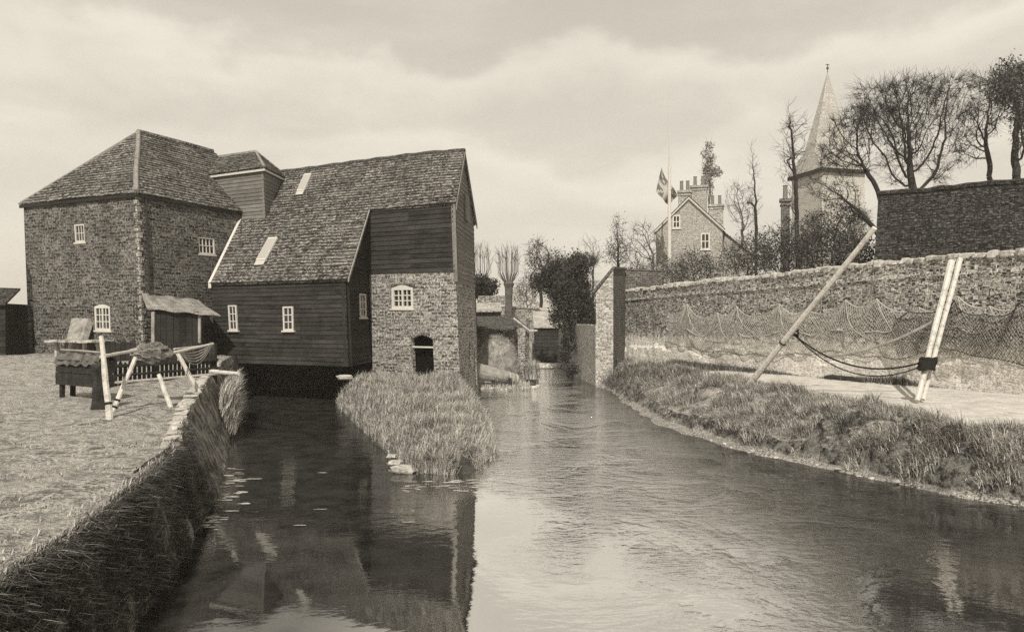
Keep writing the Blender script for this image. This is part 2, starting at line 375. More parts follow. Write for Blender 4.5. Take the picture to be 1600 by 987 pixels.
def window(root, O, Ud, N, w, h, cols, rows, name='window', frame_w=0.07, depth=0.06, sill=True, arch=0.0, mat='white', casements=1, bar=0.028):
    """frame with glazing bars; O = bottom centre on the wall face. frame > pane, sill"""
    mb = MB(); Vd = Z
    def bar_(a0, a1, b0, b1, d0, d1):
        c = O + Ud * ((a0 + a1) / 2) + Vd * ((b0 + b1) / 2) + N * ((d0 + d1) / 2)
        mb.box(c, Ud * ((a1 - a0) / 2), Vd * ((b1 - b0) / 2), N * ((d1 - d0) / 2))
    x = w / 2
    bar_(-x, -x + frame_w, 0, h, 0, depth); bar_(x - frame_w, x, 0, h, 0, depth)
    bar_(-x + frame_w, x - frame_w, 0, frame_w, 0, depth)
    if arch:
        pts = [(-x + frame_w, h - frame_w)] + [(-x + frame_w + (w - 2 * frame_w) * i / 8, h + arch * math.sin(math.pi * i / 8)) for i in range(9)] + [(x - frame_w, h - frame_w)]
        mb.prism([O + Ud * a + Vd * b_ + N * 0.002 for a, b_ in pts], N * (depth - 0.002))
    else: bar_(-x + frame_w, x - frame_w, h - frame_w, h, 0, depth)
    iw = w - 2 * frame_w; ih = h - 2 * frame_w
    if casements > 1: bar_(-0.035, 0.035, frame_w, h - frame_w, 0, depth * 0.9)
    for i in range(1, cols):
        a = -iw / 2 + iw * i / cols
        if casements > 1 and abs(a) < 0.02: continue
        bar_(a - bar / 2, a + bar / 2, frame_w, h - frame_w, 0.004, depth * 0.7)
    for j in range(1, rows):
        b_ = frame_w + ih * j / rows; bar_(-iw / 2, iw / 2, b_ - bar / 2, b_ + bar / 2, 0.006, depth * 0.66)
    f = mb.build(name, M[mat], root)
    p = MB(); q = [O + Ud * a + Vd * b_ + N * 0.008 for a, b_ in ((-iw / 2, frame_w), (iw / 2, frame_w), (iw / 2, h - frame_w), (-iw / 2, h - frame_w))]
    p.prism(q, N * -0.006); p.build('pane', M['glass'], f)
    if sill:
        s_ = MB(); s_.box(O + N * (depth * 0.7) - Vd * 0.035, Ud * (x + 0.06), N * (depth * 0.9), Vd * 0.033); s_.build('sill', M[mat], f)
    return f

# ================================================================== GROUND, WATER
def zl(D): return 1.25 + 0.55 * min(max((D - 10) / 20, 0), 1)
XLT = [(-12, -3.3), (5.55, -3.72), (7.5, -4.07), (11.1, -4.92), (16, -6.75), (22, -8.75), (28, -10.6), (36.1, -12.4), (36.4, -2.0), (38, -0.9), (41, 0.3), (53, 1.3), (57, 1.6)]
XLW = [(-12, -2.85), (5.5, -3.35), (7.7, -3.80), (8.65, -4.0), (10.2, -4.34), (13.05, -5.1), (17.3, -6.46), (21.3, -7.85), (28, -10.0), (36.1, -12.0), (36.4, -1.5), (38, -0.2), (41, 0.9), (53, 1.7), (57, 2.0)]
XRW = [(-12, 26), (6, 18), (10, 11.2), (12.9, 8.6), (13.6, 7.95), (14.76, 7.38), (16.17, 6.74), (17.97, 5.69), (20.1, 5.03), (23.25, 4.3), (27.6, 4.2), (34, 4.5), (37.2, 4.3), (41, 4.1), (54, 3.3), (57, 3.0)]
XRP = [(-12, 29), (6, 20), (10, 13), (12, 10.9), (14.2, 9.45), (15.75, 9.2), (18.7, 9.3), (21.9, 9.1), (26.5, 8.8), (29.6, 8.4), (34, 7.6), (38, 6.8), (41, 5.6), (54, 4.6), (57, 4.4)]
def xwall(D): return 6.7 + 0.4365 * (40 - D)
def zback(D): return 2.0 + 2.2 * min(max((D - 30) / 30, 0), 1)
def fbm(x, y, sc, seed=0.0, oct_=4): return noise.fractal(Vector((x * sc + seed, y * sc - seed, seed)), 1.0, 2.0, oct_)
def build_ground():
    rows = list(np.arange(-12, 60, 0.22)) + [62, 66, 72, 80, 95, 120, 160, 250, 400, 500]
    verts = []; faces = []; nc = None
    for D in rows:
        lt, lw, rw, rp = interp(XLT, D), interp(XLW, D), interp(XRW, D), interp(XRP, D)
        xw = max(xwall(D), rp + 0.6) if D < 60 else rp + 3
        row = []
        sp = 300
        closed = D > 57
        zt = zl(D); yard = 36.3 < D < 47
        for x in list(-np.geomspace(sp, 26, 10)) + list(np.linspace(-25, lt - 6, 18)) + list(lt - 6 + 6 * (1 - (1 - np.linspace(0.03, 1, 34)) ** 1.6)):
            x = min(x, lt)
            n_ = fbm(x, D, 0.35, 3) * 0.10 + fbm(x, D, 1.6, 5) * 0.035
            e = min(1, (lt - x) / 0.8)
            zq = zt if not yard else zt + (.22 - zt) * min(1, max(0, (x + 9) / 2))
            row.append((x, D, zq + n_ * (0.35 + 0.65 * e) - 0.07 * (1 - e)))
        for t in np.linspace(0.12, 1, 9):                       # left bank face
            x = lt + (lw - lt) * t
            z = ((zt if not yard else .22) - 0.07) * (1 - t ** 1.15) + fbm(x, D * 1.0, 1.2, 9) * 0.08 * math.sin(math.pi * min(t, 1))
            row.append((x + fbm(D, t, 1.3, 2) * 0.06, D, (z if not closed else zt) if t < 1 else (-0.06 if not closed else zt)))
        for t in (0.08, 0.5, 0.92): row.append((lw + (rw - lw) * t, D, -0.7 if not closed else 1.8))
        rz = 1.0 if D < 41.3 else 2.7
        for t in np.linspace(0, 1, 26):                         # right bank
            x = rw + (rp - rw) * t
            hum = max(0, fbm(x, D, 0.7, 11)) * 0.5 + fbm(x, D, 2.2, 12) * 0.09
            pr = min(1, (t / 0.5)) ** 0.75
            z = -0.06 + (rz + 0.06) * pr + hum * math.sin(math.pi * t) * 1.0
            if t < 0.14 and D < 30: z = -0.05 + 0.16 * t / 0.14
            if t == 1: z = rz
            row.append((x + fbm(D, 1, 0.9, 21) * 0.25 * (1 - t), D, z if not closed else 2.2))
        for t in np.linspace(0.08, 1, 12):
            x = rp + (xw - rp) * t; row.append((x, D, rz + fbm(x, D, 1.2, 15) * 0.02 + 0.04 * t if not closed else 3.2))
        zb = zback(D)
        for x in list(xw + np.array([0.1, 0.3, 1, 3, 6, 10, 16, 25])) + [sp * 0.2, sp]:
            row.append((max(x, xw), D, (1.04 + (zb - 1.04) * min(1, max(0, (x - xw - 0.1) / 0.2))) if D < 41.3 else zb + fbm(x, D, 0.1) * 0.2))
        nc = len(row); verts += row
    for i in range(len(rows) - 1):
        for j in range(nc - 1):
            a = i * nc + j; faces.append((a, a + 1, a + nc + 1, a + nc))
    mb = MB(); mb.v = [tuple(map(float, v)) for v in verts]; mb.f = faces
    return mb.build('ground', M['turf'], smooth=False)
struct(build_ground())
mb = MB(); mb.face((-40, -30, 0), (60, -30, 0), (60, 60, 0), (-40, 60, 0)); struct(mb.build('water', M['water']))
# gravel path between the bank and the old wall
mb = MB(); pr = []
Ds = list(np.arange(4, 33, 0.3))
for D in Ds:
    rp = interp(XRP, D) + 0.05 + fbm(D, 0, 0.8, 4) * 0.15; xw = xwall(D) - 0.1
    pr.append([(rp + (xw - rp) * t, D, 1.03 + 0.06 * t + fbm(rp + t * 3, D, 1.5, 8) * 0.02 - (0.09 if t in (0,) else 0)) for t in np.linspace(0, 0.93, 12)])
for i, r in enumerate(pr): mb.v += r
for i in range(len(pr) - 1):
    for j in range(11):
        a = i * 12 + j; mb.f.append((a, a + 1, a + 13, a + 12))
struct(mb.build('path', M['path'], smooth=True))

# island of rough grass in front of the mill
ISL = [(-6.6, 31), (-6.9, 29.8), (-5.9, 26.5), (-4.5, 22.5), (-3.0, 18.1), (-2.1, 15.9), (-1.25, 15.3), (-0.65, 16.0), (-0.33, 18.1), (-0.56, 22.5), (-1.1, 27.5), (-1.7, 31.3)]
def isl_ext(D):
    D = min(max(D, 15.35), 31)
    L = interp(sorted([(d, x) for x, d in ISL[:6]] + [(15.3, -1.3)]), D); R = interp(sorted([(d, x) for x, d in ISL[6:]]), D)
    return L, R
def isl_z(x, D):
    L, R = isl_ext(D); w = (R - L)
    t = (x - L) / max(w, 0.01)
    if t <= 0 or t >= 1: return -0.1
    e = min(t, 1 - t) * w
    prof = min(1, e / 0.8) ** 0.75
    tip = min(1, max(0, (D - 15.35) / 0.9)) ** 0.5
    return -0.1 + (0.42 + 0.6 * min(1, (D - 15.3) / 12)) * prof * tip + fbm(x, D, 0.8, 31) * 0.14 * prof
mb = MB(); nD = 80; nX = 26
for i in range(nD + 1):
    D = 15.36 + (31.2 - 15.36) * i / nD; L, R = isl_ext(D)
    for j in range(nX + 1):
        x = L + (R - L) * j / nX; mb.v.append((x, D, isl_z(x, D)))
for i in range(nD):
    for j in range(nX):
        a = i * (nX + 1) + j; mb.f.append((a, a + 1, a + nX + 2, a + nX + 1))
struct(mb.build('islet', M['soil'], smooth=True))

# ------------------------------------------------------------------ grass
def grass(name, pts, hts, mat, width=0.012, lean=0.35, wind=(0.1, 0, 0), label='', clump=0):
    """pts (n,3): roots; every blade is a bent two-piece leaf"""
    n = len(pts); P = np.asarray(pts, float); H = np.asarray(hts, float)[:, None]
    a = rng.uniform(0, 2 * np.pi, n); d = np.stack([np.cos(a), np.sin(a), np.zeros(n)], 1)
    l = (rng.uniform(0.05, 1, n)[:, None]) * lean
    bend = d * l + np.asarray(wind)
    side = np.stack([-np.sin(a + rng.normal(0, .6, n)), np.cos(a), np.zeros(n)], 1); side /= np.linalg.norm(side, axis=1)[:, None]
    w = width * rng.uniform(0.6, 1.4, n)[:, None]
    up = np.array([[0, 0, 1.0]])
    p1 = P + H * (up * 0.55 + bend * 0.35); p2 = P + H * (up * (1 - 0.45 * l) + bend * 1.05)
    v = np.stack([P - side * w, P + side * w, p1 + side * w * 0.75, p1 - side * w * 0.75, p2], 1).reshape(-1, 3)
    me = bpy.data.meshes.new(name); me.vertices.add(5 * n); me.vertices.foreach_set('co', v.ravel())
    base = np.arange(n)[:, None] * 5
    loops = np.concatenate([base + np.array([[0, 1, 2, 3]]), base + np.array([[3, 2, 4]])], 1).ravel()
    me.loops.add(7 * n); me.loops.foreach_set('vertex_index', loops.astype(np.int32))
    me.polygons.add(2 * n)
    st = (np.arange(n)[:, None] * 7 + np.array([[0, 4]])).ravel(); me.polygons.foreach_set('loop_start', st.astype(np.int32))
    me.update(calc_edges=True); me.validate()
    me.materials.append(mat); o = bpy.data.objects.new(name, me); COL.objects.link(o)
    tag(o, label, 'grass', kind='stuff'); return o
def clumpy(n, sampler, hfun, cl=18, cr=0.16):
    """tussocks: blades gathered round clump centres"""
    P = []; H = []
    for _ in range(n // cl):
        c = sampler()
        if c is None: continue
        hh = hfun(c) * random.uniform(0.7, 1.25)
        for _ in range(cl):
            r = abs(random.gauss(0, cr)); a = random.uniform(0, 6.283)
            P.append((c[0] + r * math.cos(a), c[1] + r * math.sin(a))); H.append(hh * random.uniform(0.55, 1.1))
    return P, H
def s_isl():
    D = 15.5 + 15.6 * random.random() ** 1.25; L, R = isl_ext(D); return (random.uniform(L + 0.02, R - 0.02), D)
P, H = clumpy(98000, s_isl, lambda c: random.uniform(.12, .40) + 0.34 * max(0, fbm(c[0], c[1], 0.9, 44)), 16, 0.10)
P3 = []; H3 = []
for (x, y), h in zip(P, H):
    z = isl_z(x, y)
    if z > -0.02 + .12 * random.random() and fbm(x, y, 1.6, 47) > -.28: P3.append((x, y, z - 0.02)); H3.append(h)
grass('island_grass', P3, H3, M['drygrass'], 0.0058, 1.1, (0.10, -0.15, 0), 'long pale dry grass covering the islet in front of the mill')

def s_right():
    D = 9 + 30 * random.random() ** 1.3
    rw, rp = interp(XRW, D), interp(XRP, D); t = random.random()
    return (rw + (rp - rw) * (0.10 + 0.9 * t), D) if D < 38 else None
def zright(x, D):
    rw, rp = interp(XRW, D), interp(XRP, D); t = (x - rw) / (rp - rw)
    if t < 0.02 or t > 1.1: return None
    hum = max(0, fbm(x, D, 0.7, 11)) * 0.5 + fbm(x, D, 2.2, 12) * 0.09; pr = min(1, max(t, 0) / 0.5) ** 0.75
    t = min(t, 1); return -0.06 + 1.06 * pr + hum * math.sin(math.pi * t)
P, H = clumpy(88000, s_right, lambda c: 0.05 + 0.36 * max(0, fbm(c[0], c[1], 0.8, 54)), 22, 0.16)
P3 = []; H3 = []; P4 = []; H4 = []
for (x, y), h in zip(P, H):
    z = zright(x, y)
    if z is None: continue
    if fbm(x, y, 1.1, 79) < -.22: continue
    if fbm(x, y, 0.7, 77) > 0.08: P3.append((x, y, z - 0.03)); H3.append(h)
    else: P4.append((x, y, z - 0.03)); H4.append(h * 0.9)
grass('bank_grass', P3, H3, M['bankgrass'], 0.0055, 1.3, (-0.2, -0.1, 0), 'tussocks of pale rough grass on the right bank')
grass('dark_bank_grass', P4, H4, M['darkgrass'], 0.006, 1.3, (-0.2, -0.1, 0), 'dark rough grass on the right bank')
P3 = []; H3 = []
for _ in range(230):
    D0 = 11 + 26 * random.random() ** 1.2; rw, rp = interp(XRW, D0), interp(XRP, D0); cx_ = rw + (rp - rw) * random.uniform(.18, .95); rad_ = random.uniform(.12, .5); hh = rad_ * random.uniform(.8, 1.2) + .08
    for _ in range(int(240 * rad_ / .3)):
        a = random.uniform(0, 6.28); r = rad_ * random.random() ** .6; x, y = cx_ + r * math.cos(a), D0 + r * math.sin(a); z = zright(x, y)
        if z is not None: P3.append((x, y, z - .03)); H3.append(hh * (1.15 - .6 * r / rad_) * random.uniform(.6, 1.1))
grass('tussock_grass', P3, H3, M['bankgrass'], 0.006, 1.3, (-0.3, -0.15, -.05), 'large drooping tussocks of grass scattered over the right bank')
P3 = []; H3 = []
for _ in range(2600):
    D = random.uniform(29, 40.5); rw, rp = interp(XRW, D), interp(XRP, D); x = rw + (rp - rw) * random.random() * .8; z = zright(x, D)
    if z is not None and fbm(x, D, .8, 99) > -.15: P3.append((x, D, z)); H3.append(random.uniform(.2, .6))
grass('rank_weeds', P3, H3, M['darkgrass'], 0.012, 1.1, (0, 0, 0), 'rank dark weeds crowding the foot of the tall pier')
# strip of dark grass along the wall foot
P3 = []; H3 = []
for _ in range(9000):
    D = random.uniform(22, 37); x = xwall(D) - 0.15 - abs(random.gauss(0, 0.25)); amp = interp([(22, 0), (24, .1), (25.5, 0.35), (27, 0.22), (29, .06), (31, 0.25), (34, .3), (37, 0.4)], D)
    if random.random() < amp * 3: P3.append((x, D, 1.02)); H3.append(amp * random.uniform(0.5, 1.3))
grass('wall_foot_grass', P3, H3, M['darkgrass'], 0.012, 0.5, (0, 0, 0), 'dark grass growing along the foot of the old wall')
# left bank face and turf
P3 = []; H3 = []
for _ in range(52000):
    D = 3.2 + 10.8 * random.random() ** 1.15; lt, lw = interp(XLT, D), interp(XLW, D); t = random.random()
    if fbm(D, t * 2, 1.5, 61) < -0.35: continue
    z = (zl(D) - 0.07) * (1 - t ** 1.15)
    P3.append((lt + (lw - lt) * t - 0.02, D, z - 0.02)); H3.append(random.uniform(0.08, 0.26) * (1.25 if t < 0.3 else 1))
nh = int(len(P3) * .3); grass('pale_bank_face_grass', P3[::9], H3[::9], M['bankgrass'], 0.0055, 0.8, (0.35, -0.1, -0.3), 'paler long grass blades hanging down the left bank'); grass('bank_face_grass', P3, H3, M['darkgrass'], 0.0055, 0.8, (0.35, -0.1, -0.35), 'dark long grass hanging down the left bank to the water')
P3 = []; H3 = []
for _ in range(900):
    D = random.uniform(4, 12.5); lt = interp(XLT, D); x = lt - abs(random.gauss(0, 0.12)) + 0.05
    P3.append((x, D, zl(D) - 0.06)); H3.append(random.uniform(0.04, 0.12))
for _ in range(16000):
    D = 4.4 + 24 * random.random() ** 1.35; lt = interp(XLT, D); x = lt - 0.15 - random.random() ** 1.2 * (0.75 * D)
    if fbm(x, D, 0.9, 71) + 0.5 * fbm(x, D, 3.5, 72) < 0.05 + 0.25 * (D > 12): continue
    n_ = fbm(x, D, 0.35, 3) * 0.10 + fbm(x, D, 1.6, 5) * 0.035
    P3.append((x, D, zl(D) + n_ - 0.01)); H3.append(random.uniform(0.02, 0.07))
grass('turf_grass', P3, H3, M['turfgrass'], 0.007, 1.3, (0.1, 0.1, 0), 'short trodden grass on the left bank')
# tuft hanging over the end of the quay
P3 = []; H3 = []
for _ in range(4200):
    D = random.uniform(20.5, 25.5); x = interp(XLW, D) - 0.1 + random.uniform(-0.15, 0.30); P3.append((x, D, random.uniform(0.1, 1.3) * (1 if x < interp(XLW, D) + 0.15 else .5))); H3.append(random.uniform(0.25, 0.55))
grass('reed_tuft', P3, H3, M['drygrass'], 0.010, 0.5, (0.4, -0.1, -0.1), 'pale tuft of hanging grass at the corner of the quay')

# ================================================================== OLD WALL ON THE RIGHT
wd = Vector((0.4, -0.9165, 0)).normalized(); nw = Vector((-wd.y * -1, 0, 0)); nw = Vector((-0.9165, -0.4, 0)).normalized(); W0 = Vector((6.7, 40, 0))
WT = []
for px, py in ((978, 452), (1050, 443), (1100, 437), (1200, 428), (1260, 420), (1330, 412), (1400, 405), (1450, 400), (1530, 393), (1600, 388)):
    p = hit(px, py, W0, nw); WT.append(((p - W0).dot(wd), p.z))
WT.append((40, WT[-1][1])); WT.sort()
rt = thing('garden_wall', 'long old brick and plaster wall rising along the right bank behind the nets', 'wall', (12, 28, 1))
mb = MB(); s0, s1 = -1.55, 36.0; ns = 300; nz = 34
for i in range(ns + 1):
    s_ = s0 + (s1 - s0) * i / ns; zt = interp(WT, s_) - 0.12
    for j in range(nz + 1):
        z = 0.6 + (zt - 0.6) * j / nz
        bul = fbm(s_, z, 0.5, 81) * 0.10 + fbm(s_, z, 2.5, 82) * 0.025 + (0.12 if z < 1.9 + 0.5 * fbm(s_, 0, 0.5, 83) else 0.0)
        if z > zt - 0.55 and z < zt - 0.42: bul += 0.05
        p = W0 + wd * s_ + nw * bul; mb.v.append((p.x, p.y, z))
for i in range(ns):
    for j in range(nz):
        a = i * (nz + 1) + j; mb.f.append((a, a + 1, a + nz + 2, a + nz + 1))
k0 = len(mb.v)
for i in range(ns + 1):
    s_ = s0 + (s1 - s0) * i / ns; zt = interp(WT, s_) - 0.12; p = W0 + wd * s_ - nw * 0.45
    mb.v.append((p.x, p.y, zt)); mb.v.append((p.x, p.y, 0.6))
for i in range(ns):
    a = i * (nz + 1) + nz; b_ = (i + 1) * (nz + 1) + nz; c = k0 + i * 2; mb.f.append((a, c, c + 2, b_)); mb.f.append((c, c + 1, c + 3, c + 2))
mb.build('brickwork', M['wallold'], rt)
def rock(mb, c, ax, ay, az, seed):
    """rough stone"""
    i0 = len(mb.v); nu, nv = 7, 5
    for a in range(nv + 1):
        th = math.pi * a / nv
        for b_ in range(nu):
            ph = 2 * math.pi * b_ / nu; d = Vector((math.sin(th) * math.cos(ph), math.sin(th) * math.sin(ph), math.cos(th)))
            d = Vector([math.copysign(abs(q) ** 0.6, q) for q in d]); r = 0.85 + 0.3 * noise.noise(d * 1.3 + Vector((seed, seed * 1.7, 0)))
            mb.v.append(tuple(c + (ax * d.x + ay * d.y + az * d.z) * r))
    for a in range(nv):
        for b_ in range(nu):
            p = i0 + a * nu + b_; q = i0 + a * nu + (b_ + 1) % nu; mb.f.append((p, p + nu, q + nu, q))
mb = MB(); s_ = s0
while s_ < s1:
    l = random.uniform(0.25, 0.6); zt = interp(WT, s_) - 0.10
    rock(mb, W0 + wd * (s_ + l / 2) + nw * random.uniform(-0.24, -0.14) + Z * (zt + random.uniform(-0.03, 0.02)), wd * (l * 0.54), nw * random.uniform(0.27, 0.34), Z * random.uniform(0.10, 0.19), s_)
    s_ += l * 0.95
mb.build('coping', M['stone'], rt)
# end pier of the quay
PL, PR, Q, Q2 = V2(4.13, 37.8), V2(4.93, 37.4), V2(6.1, 41.4), V2(5.25, 41.9)
pier = thing('brick_pier', 'tall pale brick pier with sloping coping at the stream end of the old wall', 'pier', (4.6, 37.6, 0))
mb = MB(); za, zb = 4.6, 5.75
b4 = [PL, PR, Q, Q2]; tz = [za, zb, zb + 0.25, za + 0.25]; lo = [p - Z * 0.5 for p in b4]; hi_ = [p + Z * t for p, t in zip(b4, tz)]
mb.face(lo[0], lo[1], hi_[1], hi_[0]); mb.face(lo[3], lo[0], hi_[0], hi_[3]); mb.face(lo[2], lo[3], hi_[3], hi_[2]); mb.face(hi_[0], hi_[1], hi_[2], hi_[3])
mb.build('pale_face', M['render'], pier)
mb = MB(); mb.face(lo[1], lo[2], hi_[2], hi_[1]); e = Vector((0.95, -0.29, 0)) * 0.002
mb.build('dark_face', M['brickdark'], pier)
mb = MB(); mb.tube([PL + Z * (za + 0.04) + V2(-0.12, 0), PR + Z * (zb + 0.05), Q + Z * (zb + 0.30)], 0.07, 6)
mb.prism([hi_[0] + V2(-.1, -.08, .02), hi_[1] + V2(.05, -.1, .02), hi_[2] + V2(.08, 0, .02), hi_[3] + V2(-.1, 0, .02)], Z * 0.07); mb.build('coping', M['brickdark'], pier)
mb = MB(); e0 = Q - Vector((0, 0, 0)); e1 = V2(8.2, 42.6)
mb.prism([V2(5.9, 41.55, 0.5), V2(8.3, 42.6, .5), V2(8.3, 42.6, 5.98), V2(5.9, 41.55, 5.96)], V2(-0.15, 0.35)); mb.prism([V2(5.85, 41.5, 5.985), V2(8.35, 42.55, 5.995), V2(8.35, 42.55, 6.06), V2(5.85, 41.5, 6.05)], V2(-0.17, 0.42))
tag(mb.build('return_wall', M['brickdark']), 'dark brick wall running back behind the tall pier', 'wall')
# low limewashed quay wall beyond
mb = MB(); a, b_ = V2(4.12, 37.9), V2(3.3, 54.5); nst = 40
for i in range(nst):
    p = a.lerp(b_, i / nst); q = a.lerp(b_, (i + 1) / nst); z0 = 3.02 + 0.12 * fbm(i, 0, 0.3, 3); z1 = 3.02 + 0.12 * fbm(i + 1, 0, 0.3, 3)
    mb.face(p - Z * .5, q - Z * .5, q + Z * z1, p + Z * z0); mb.face(p + Z * z0, q + Z * z1, q + Z * z1 + V2(.4, 0), p + Z * z0 + V2(.4, 0))
mb.face(a - Z * .5, a + Z * 3.0, a + V2(.4, 0, 3.0), a + V2(.4, 0, -.5))
tag(mb.build('quay_wall', M['render']), 'low pale limewashed wall along the stream left of the tall pier', 'wall')

# ================================================================== BOARDED MILL
u = Vector((-0.893, 0.449, 0)).normalized(); w = Vector((0.0986, 0.995, 0)).normalized(); R0 = Vector((-1.875, 32.6, 0)); ZR = 10.41; SL = 0.998
ngab = Vector((w.y, -w.x, 0)); nf = Vector((u.y * -1, u.x, 0)); nf = Vector((-0.449, -0.893, 0)).normalized()
def MP(a, c, z): return R0 + u * a - w * c + Z * z
def zr(c): return ZR - SL * abs(c)
LK = 0.035; LEAN[0] = LK
mill = thing('boarded_mill', 'large tarred weatherboard watermill with long tiled catslide roof over the dark race', 'building', (-7, 31, 0))
CU, CL = 2.5, 5.5       # front wall lines
# -- roof in lapped tile courses
r_n = (u.cross(w * -1 * 1.0 + Z * -SL)); r_n = r_n.normalized(); r_n = r_n if r_n.z > 0 else -r_n
def roofslope(mb, side, a0, a1, c0, c1, a0b=None):
    """side +1 front, -1 back; strip between c0 (top) and c1"""
    Vd = (w * side + Z * SL); Lc = Vd.length; Vd = Vd / Lc
    N = u.cross(Vd); N = N if N.z > 0 else -N
    O = MP(0, side * c1, zr(c1)); mb.courses(O, u, Vd, N, [(a0, 0), (a1, 0), (a1, (c1 - c0) * Lc), (a0, (c1 - c0) * Lc)], 0.2, 0.045, 0.9, 0.012)
    pts = [MP(a0, side * c1, zr(c1)), MP(a1, side * c1, zr(c1)), MP(a1, side * c0, zr(c0)), MP(a0, side * c0, zr(c0))]
    mb.prism([p - N * 0.07 for p in pts], N * -0.05)
mb = MB(); roofslope(mb, 1, -0.12, 11.35, 0, 2.62); roofslope(mb, 1, 4.1, 11.35, 2.62, 5.66); roofslope(mb, -1, -0.12, 11.35, 0, 2.75)
roof = mb.build('roof', M['tile'], mill)
mb = MB(); mb.tube([MP(-0.14 + i * 0.5, 0, ZR + 0.02 + 0.02 * math.sin(i * 2.3)) for i in range(24)], 0.10, 6); mb.build('ridge_tiles', M['tiledark'], roof)
# barge boards
mb = MB()
for a, c0, c1, s_ in ((-0.13, 0, 2.7, 1), (-0.13, 0, 2.75, -1)):
    p, q = MP(a, s_ * c0, zr(c0)), MP(a, s_ * c1, zr(c1)); mb.prism([p - Z * 0.02, q - Z * 0.02, q - Z * 0.22, p - Z * 0.22], ngab * 0.04)
mb.build('barge_board', M['grey'], roof)
mb = MB(); p, q = MP(4.08, 2.55, zr(2.55)), MP(4.08, 5.68, zr(5.68)); mb.prism([p + Z * .05, q + Z * .05, q - Z * 0.08, p - Z * 0.08], ngab * 0.05); mb.build('barge_board', M['hip'], roof)
mb = MB(); p, q = MP(11.36, 2.2, zr(2.2)), MP(11.36, 5.7, zr(5.7)); mb.prism([p + Z * .11, q + Z * .11, q - Z * 0.14, p - Z * 0.14], ngab * 0.12); mb.build('barge_board', M['white'], roof)
# -- walls
def bwall(name, a0c0, a1c1, z0, z1, mat, h=0.17, proud=0.035, parent=mill):
    p, q = MP(*a0c0, 0), MP(*a1c1, 0); Ud = (q - p); L = Ud.length; Ud.normalize(); N = Vector((Ud.y, -Ud.x, 0))
    if N.dot(Vector((0, 0, 0)) - p) < 0 and N.dot(Vector((1, -1, 0))) < 0: N = -N
    mb = MB(); mb.prism([x - N * .07 for x in (p + Z * z0, q + Z * z0, q + Z * z1, p + Z * z1)], N * -0.12); mb.courses(p, Ud, Z, N, [(0, z0), (L, z0), (L, z1), (0, z1)], h, proud, 1.7, 0.007)
    return mb.build(name, mat, parent), p, Ud, N
lw_, lp, lU, lN = bwall('lower_boarding', (11.3, CL), (4.25, CL), 1.48, zr(5.5) - 0.05, M['tar2'])
bwall('return_boarding', (4.25, CL), (4.25, CU), 1.48, zr(5.5) - 0.05, M['tar'])
# upper triangle of the return wall
p, q = MP(4.25, CL, 0), MP(4.25, CU, 0); Ud = (q - p).normalized(); L = (q - p).length; N = Vector((Ud.y, -Ud.x, 0))
mb = MB(); mb.courses(p, Ud, Z, N, [(0, zr(CL) - .05), (L, zr(CL) - .05), (L, zr(CU) - .1)], 0.21, 0.035, 4.5, 0.006); mb.prism([p + Z * (zr(CL) - .05), q + Z * (zr(CL) - .05), q + Z * (zr(CU) - .1)], N * -0.1); mb.build('return_boarding', M['tar'], mill)
ub, up_, uU, uN = bwall('upper_boarding', (4.25, CU), (0.0, CU), 5.15, zr(CU) - 0.1, M['tar2'], 0.19)
# gable end
gp, gq = MP(0, CU, 0), MP(0, -2.6, 0); gU = (gq - gp).normalized(); gL = (gq - gp).length; gN = ngab
zb_ = 4.75
mb = MB(); pol = [(0, zb_), (gL, zb_ - .35), (gL, zr(2.6) - .08), (2.5, ZR - .08), (0, zr(2.5) - .08)]
mb.courses(gp, gU, Z, gN, [(0, zb_), (gL, zb_), (gL, zr(2.6) - .08), (2.5, ZR - .08), (0, zr(2.5) - .08)], 0.2, 0.035, None, 0.004)
mb.prism([gp + gU * a + Z * b_ for a, b_ in [(0, zb_), (gL, zb_), (gL, zr(2.6) - .08), (2.5, ZR - .08), (0, zr(2.5) - .08)]], gN * -0.1); mb.build('gable_boarding', M['grey'], mill)
mb = MB(); mb.box(gp + gN * 0.03 + uN * 0.02 + Z * (zb_ + zr(2.5)) / 2, gU * 0.07, gN * 0.05, Z * ((zr(2.5) - zb_) / 2)); mb.build('corner_board', M['grey'], mill)
mb = MB(); c0 = gp + gU * 2.9 + gN * 0.05 + Z * 8.05; mb.box(c0, gU * 0.5, gN * 0.03, Z * 0.55); mb.build('loft_door', M['grey'], mill)
# brick base with window and arched door
p, q = MP(4.2, CU, 0), MP(0, CU, 0); bU = (q - p).normalized(); bL = (q - p).length; bN = Vector((bU.y, -bU.x, 0)); bN = bN if bN.y < 0 else -bN
def loc2(px, py, o, Ud, N, lean): h = hit(px, py, o, N, lean); return (h - o).dot(Ud), h.z
def archpoly(a0, a1, z0, z1, r, n=6): return [(a0, z0), (a1, z0)] + [(a1 + (a0 - a1) * i / n, z1 + r * math.sin(math.pi * i / n)) for i in range(n + 1)]
wa, wz = loc2(629, 483, p, bU, bN, LK); wb, wz1 = loc2(629, 447, p, bU, bN, LK)
da, dz = loc2(661, 575, p, bU, bN, LK); db, dz1 = loc2(661, 529, p, bU, bN, LK)
hw = archpoly(wa - 0.55, wa + 0.55, wz, wz1 - 0.05, 0.12); hd = archpoly(da - 0.5, da + 0.5, 0.9, dz1 - 0.02, 0.16)
mb = MB(); mb.holed(p + Z * 0, bU, Z, [(0, -0.5), (bL, -0.5), (bL, 5.16), (0, 5.16)], [hw, hd], 0.22, bN)
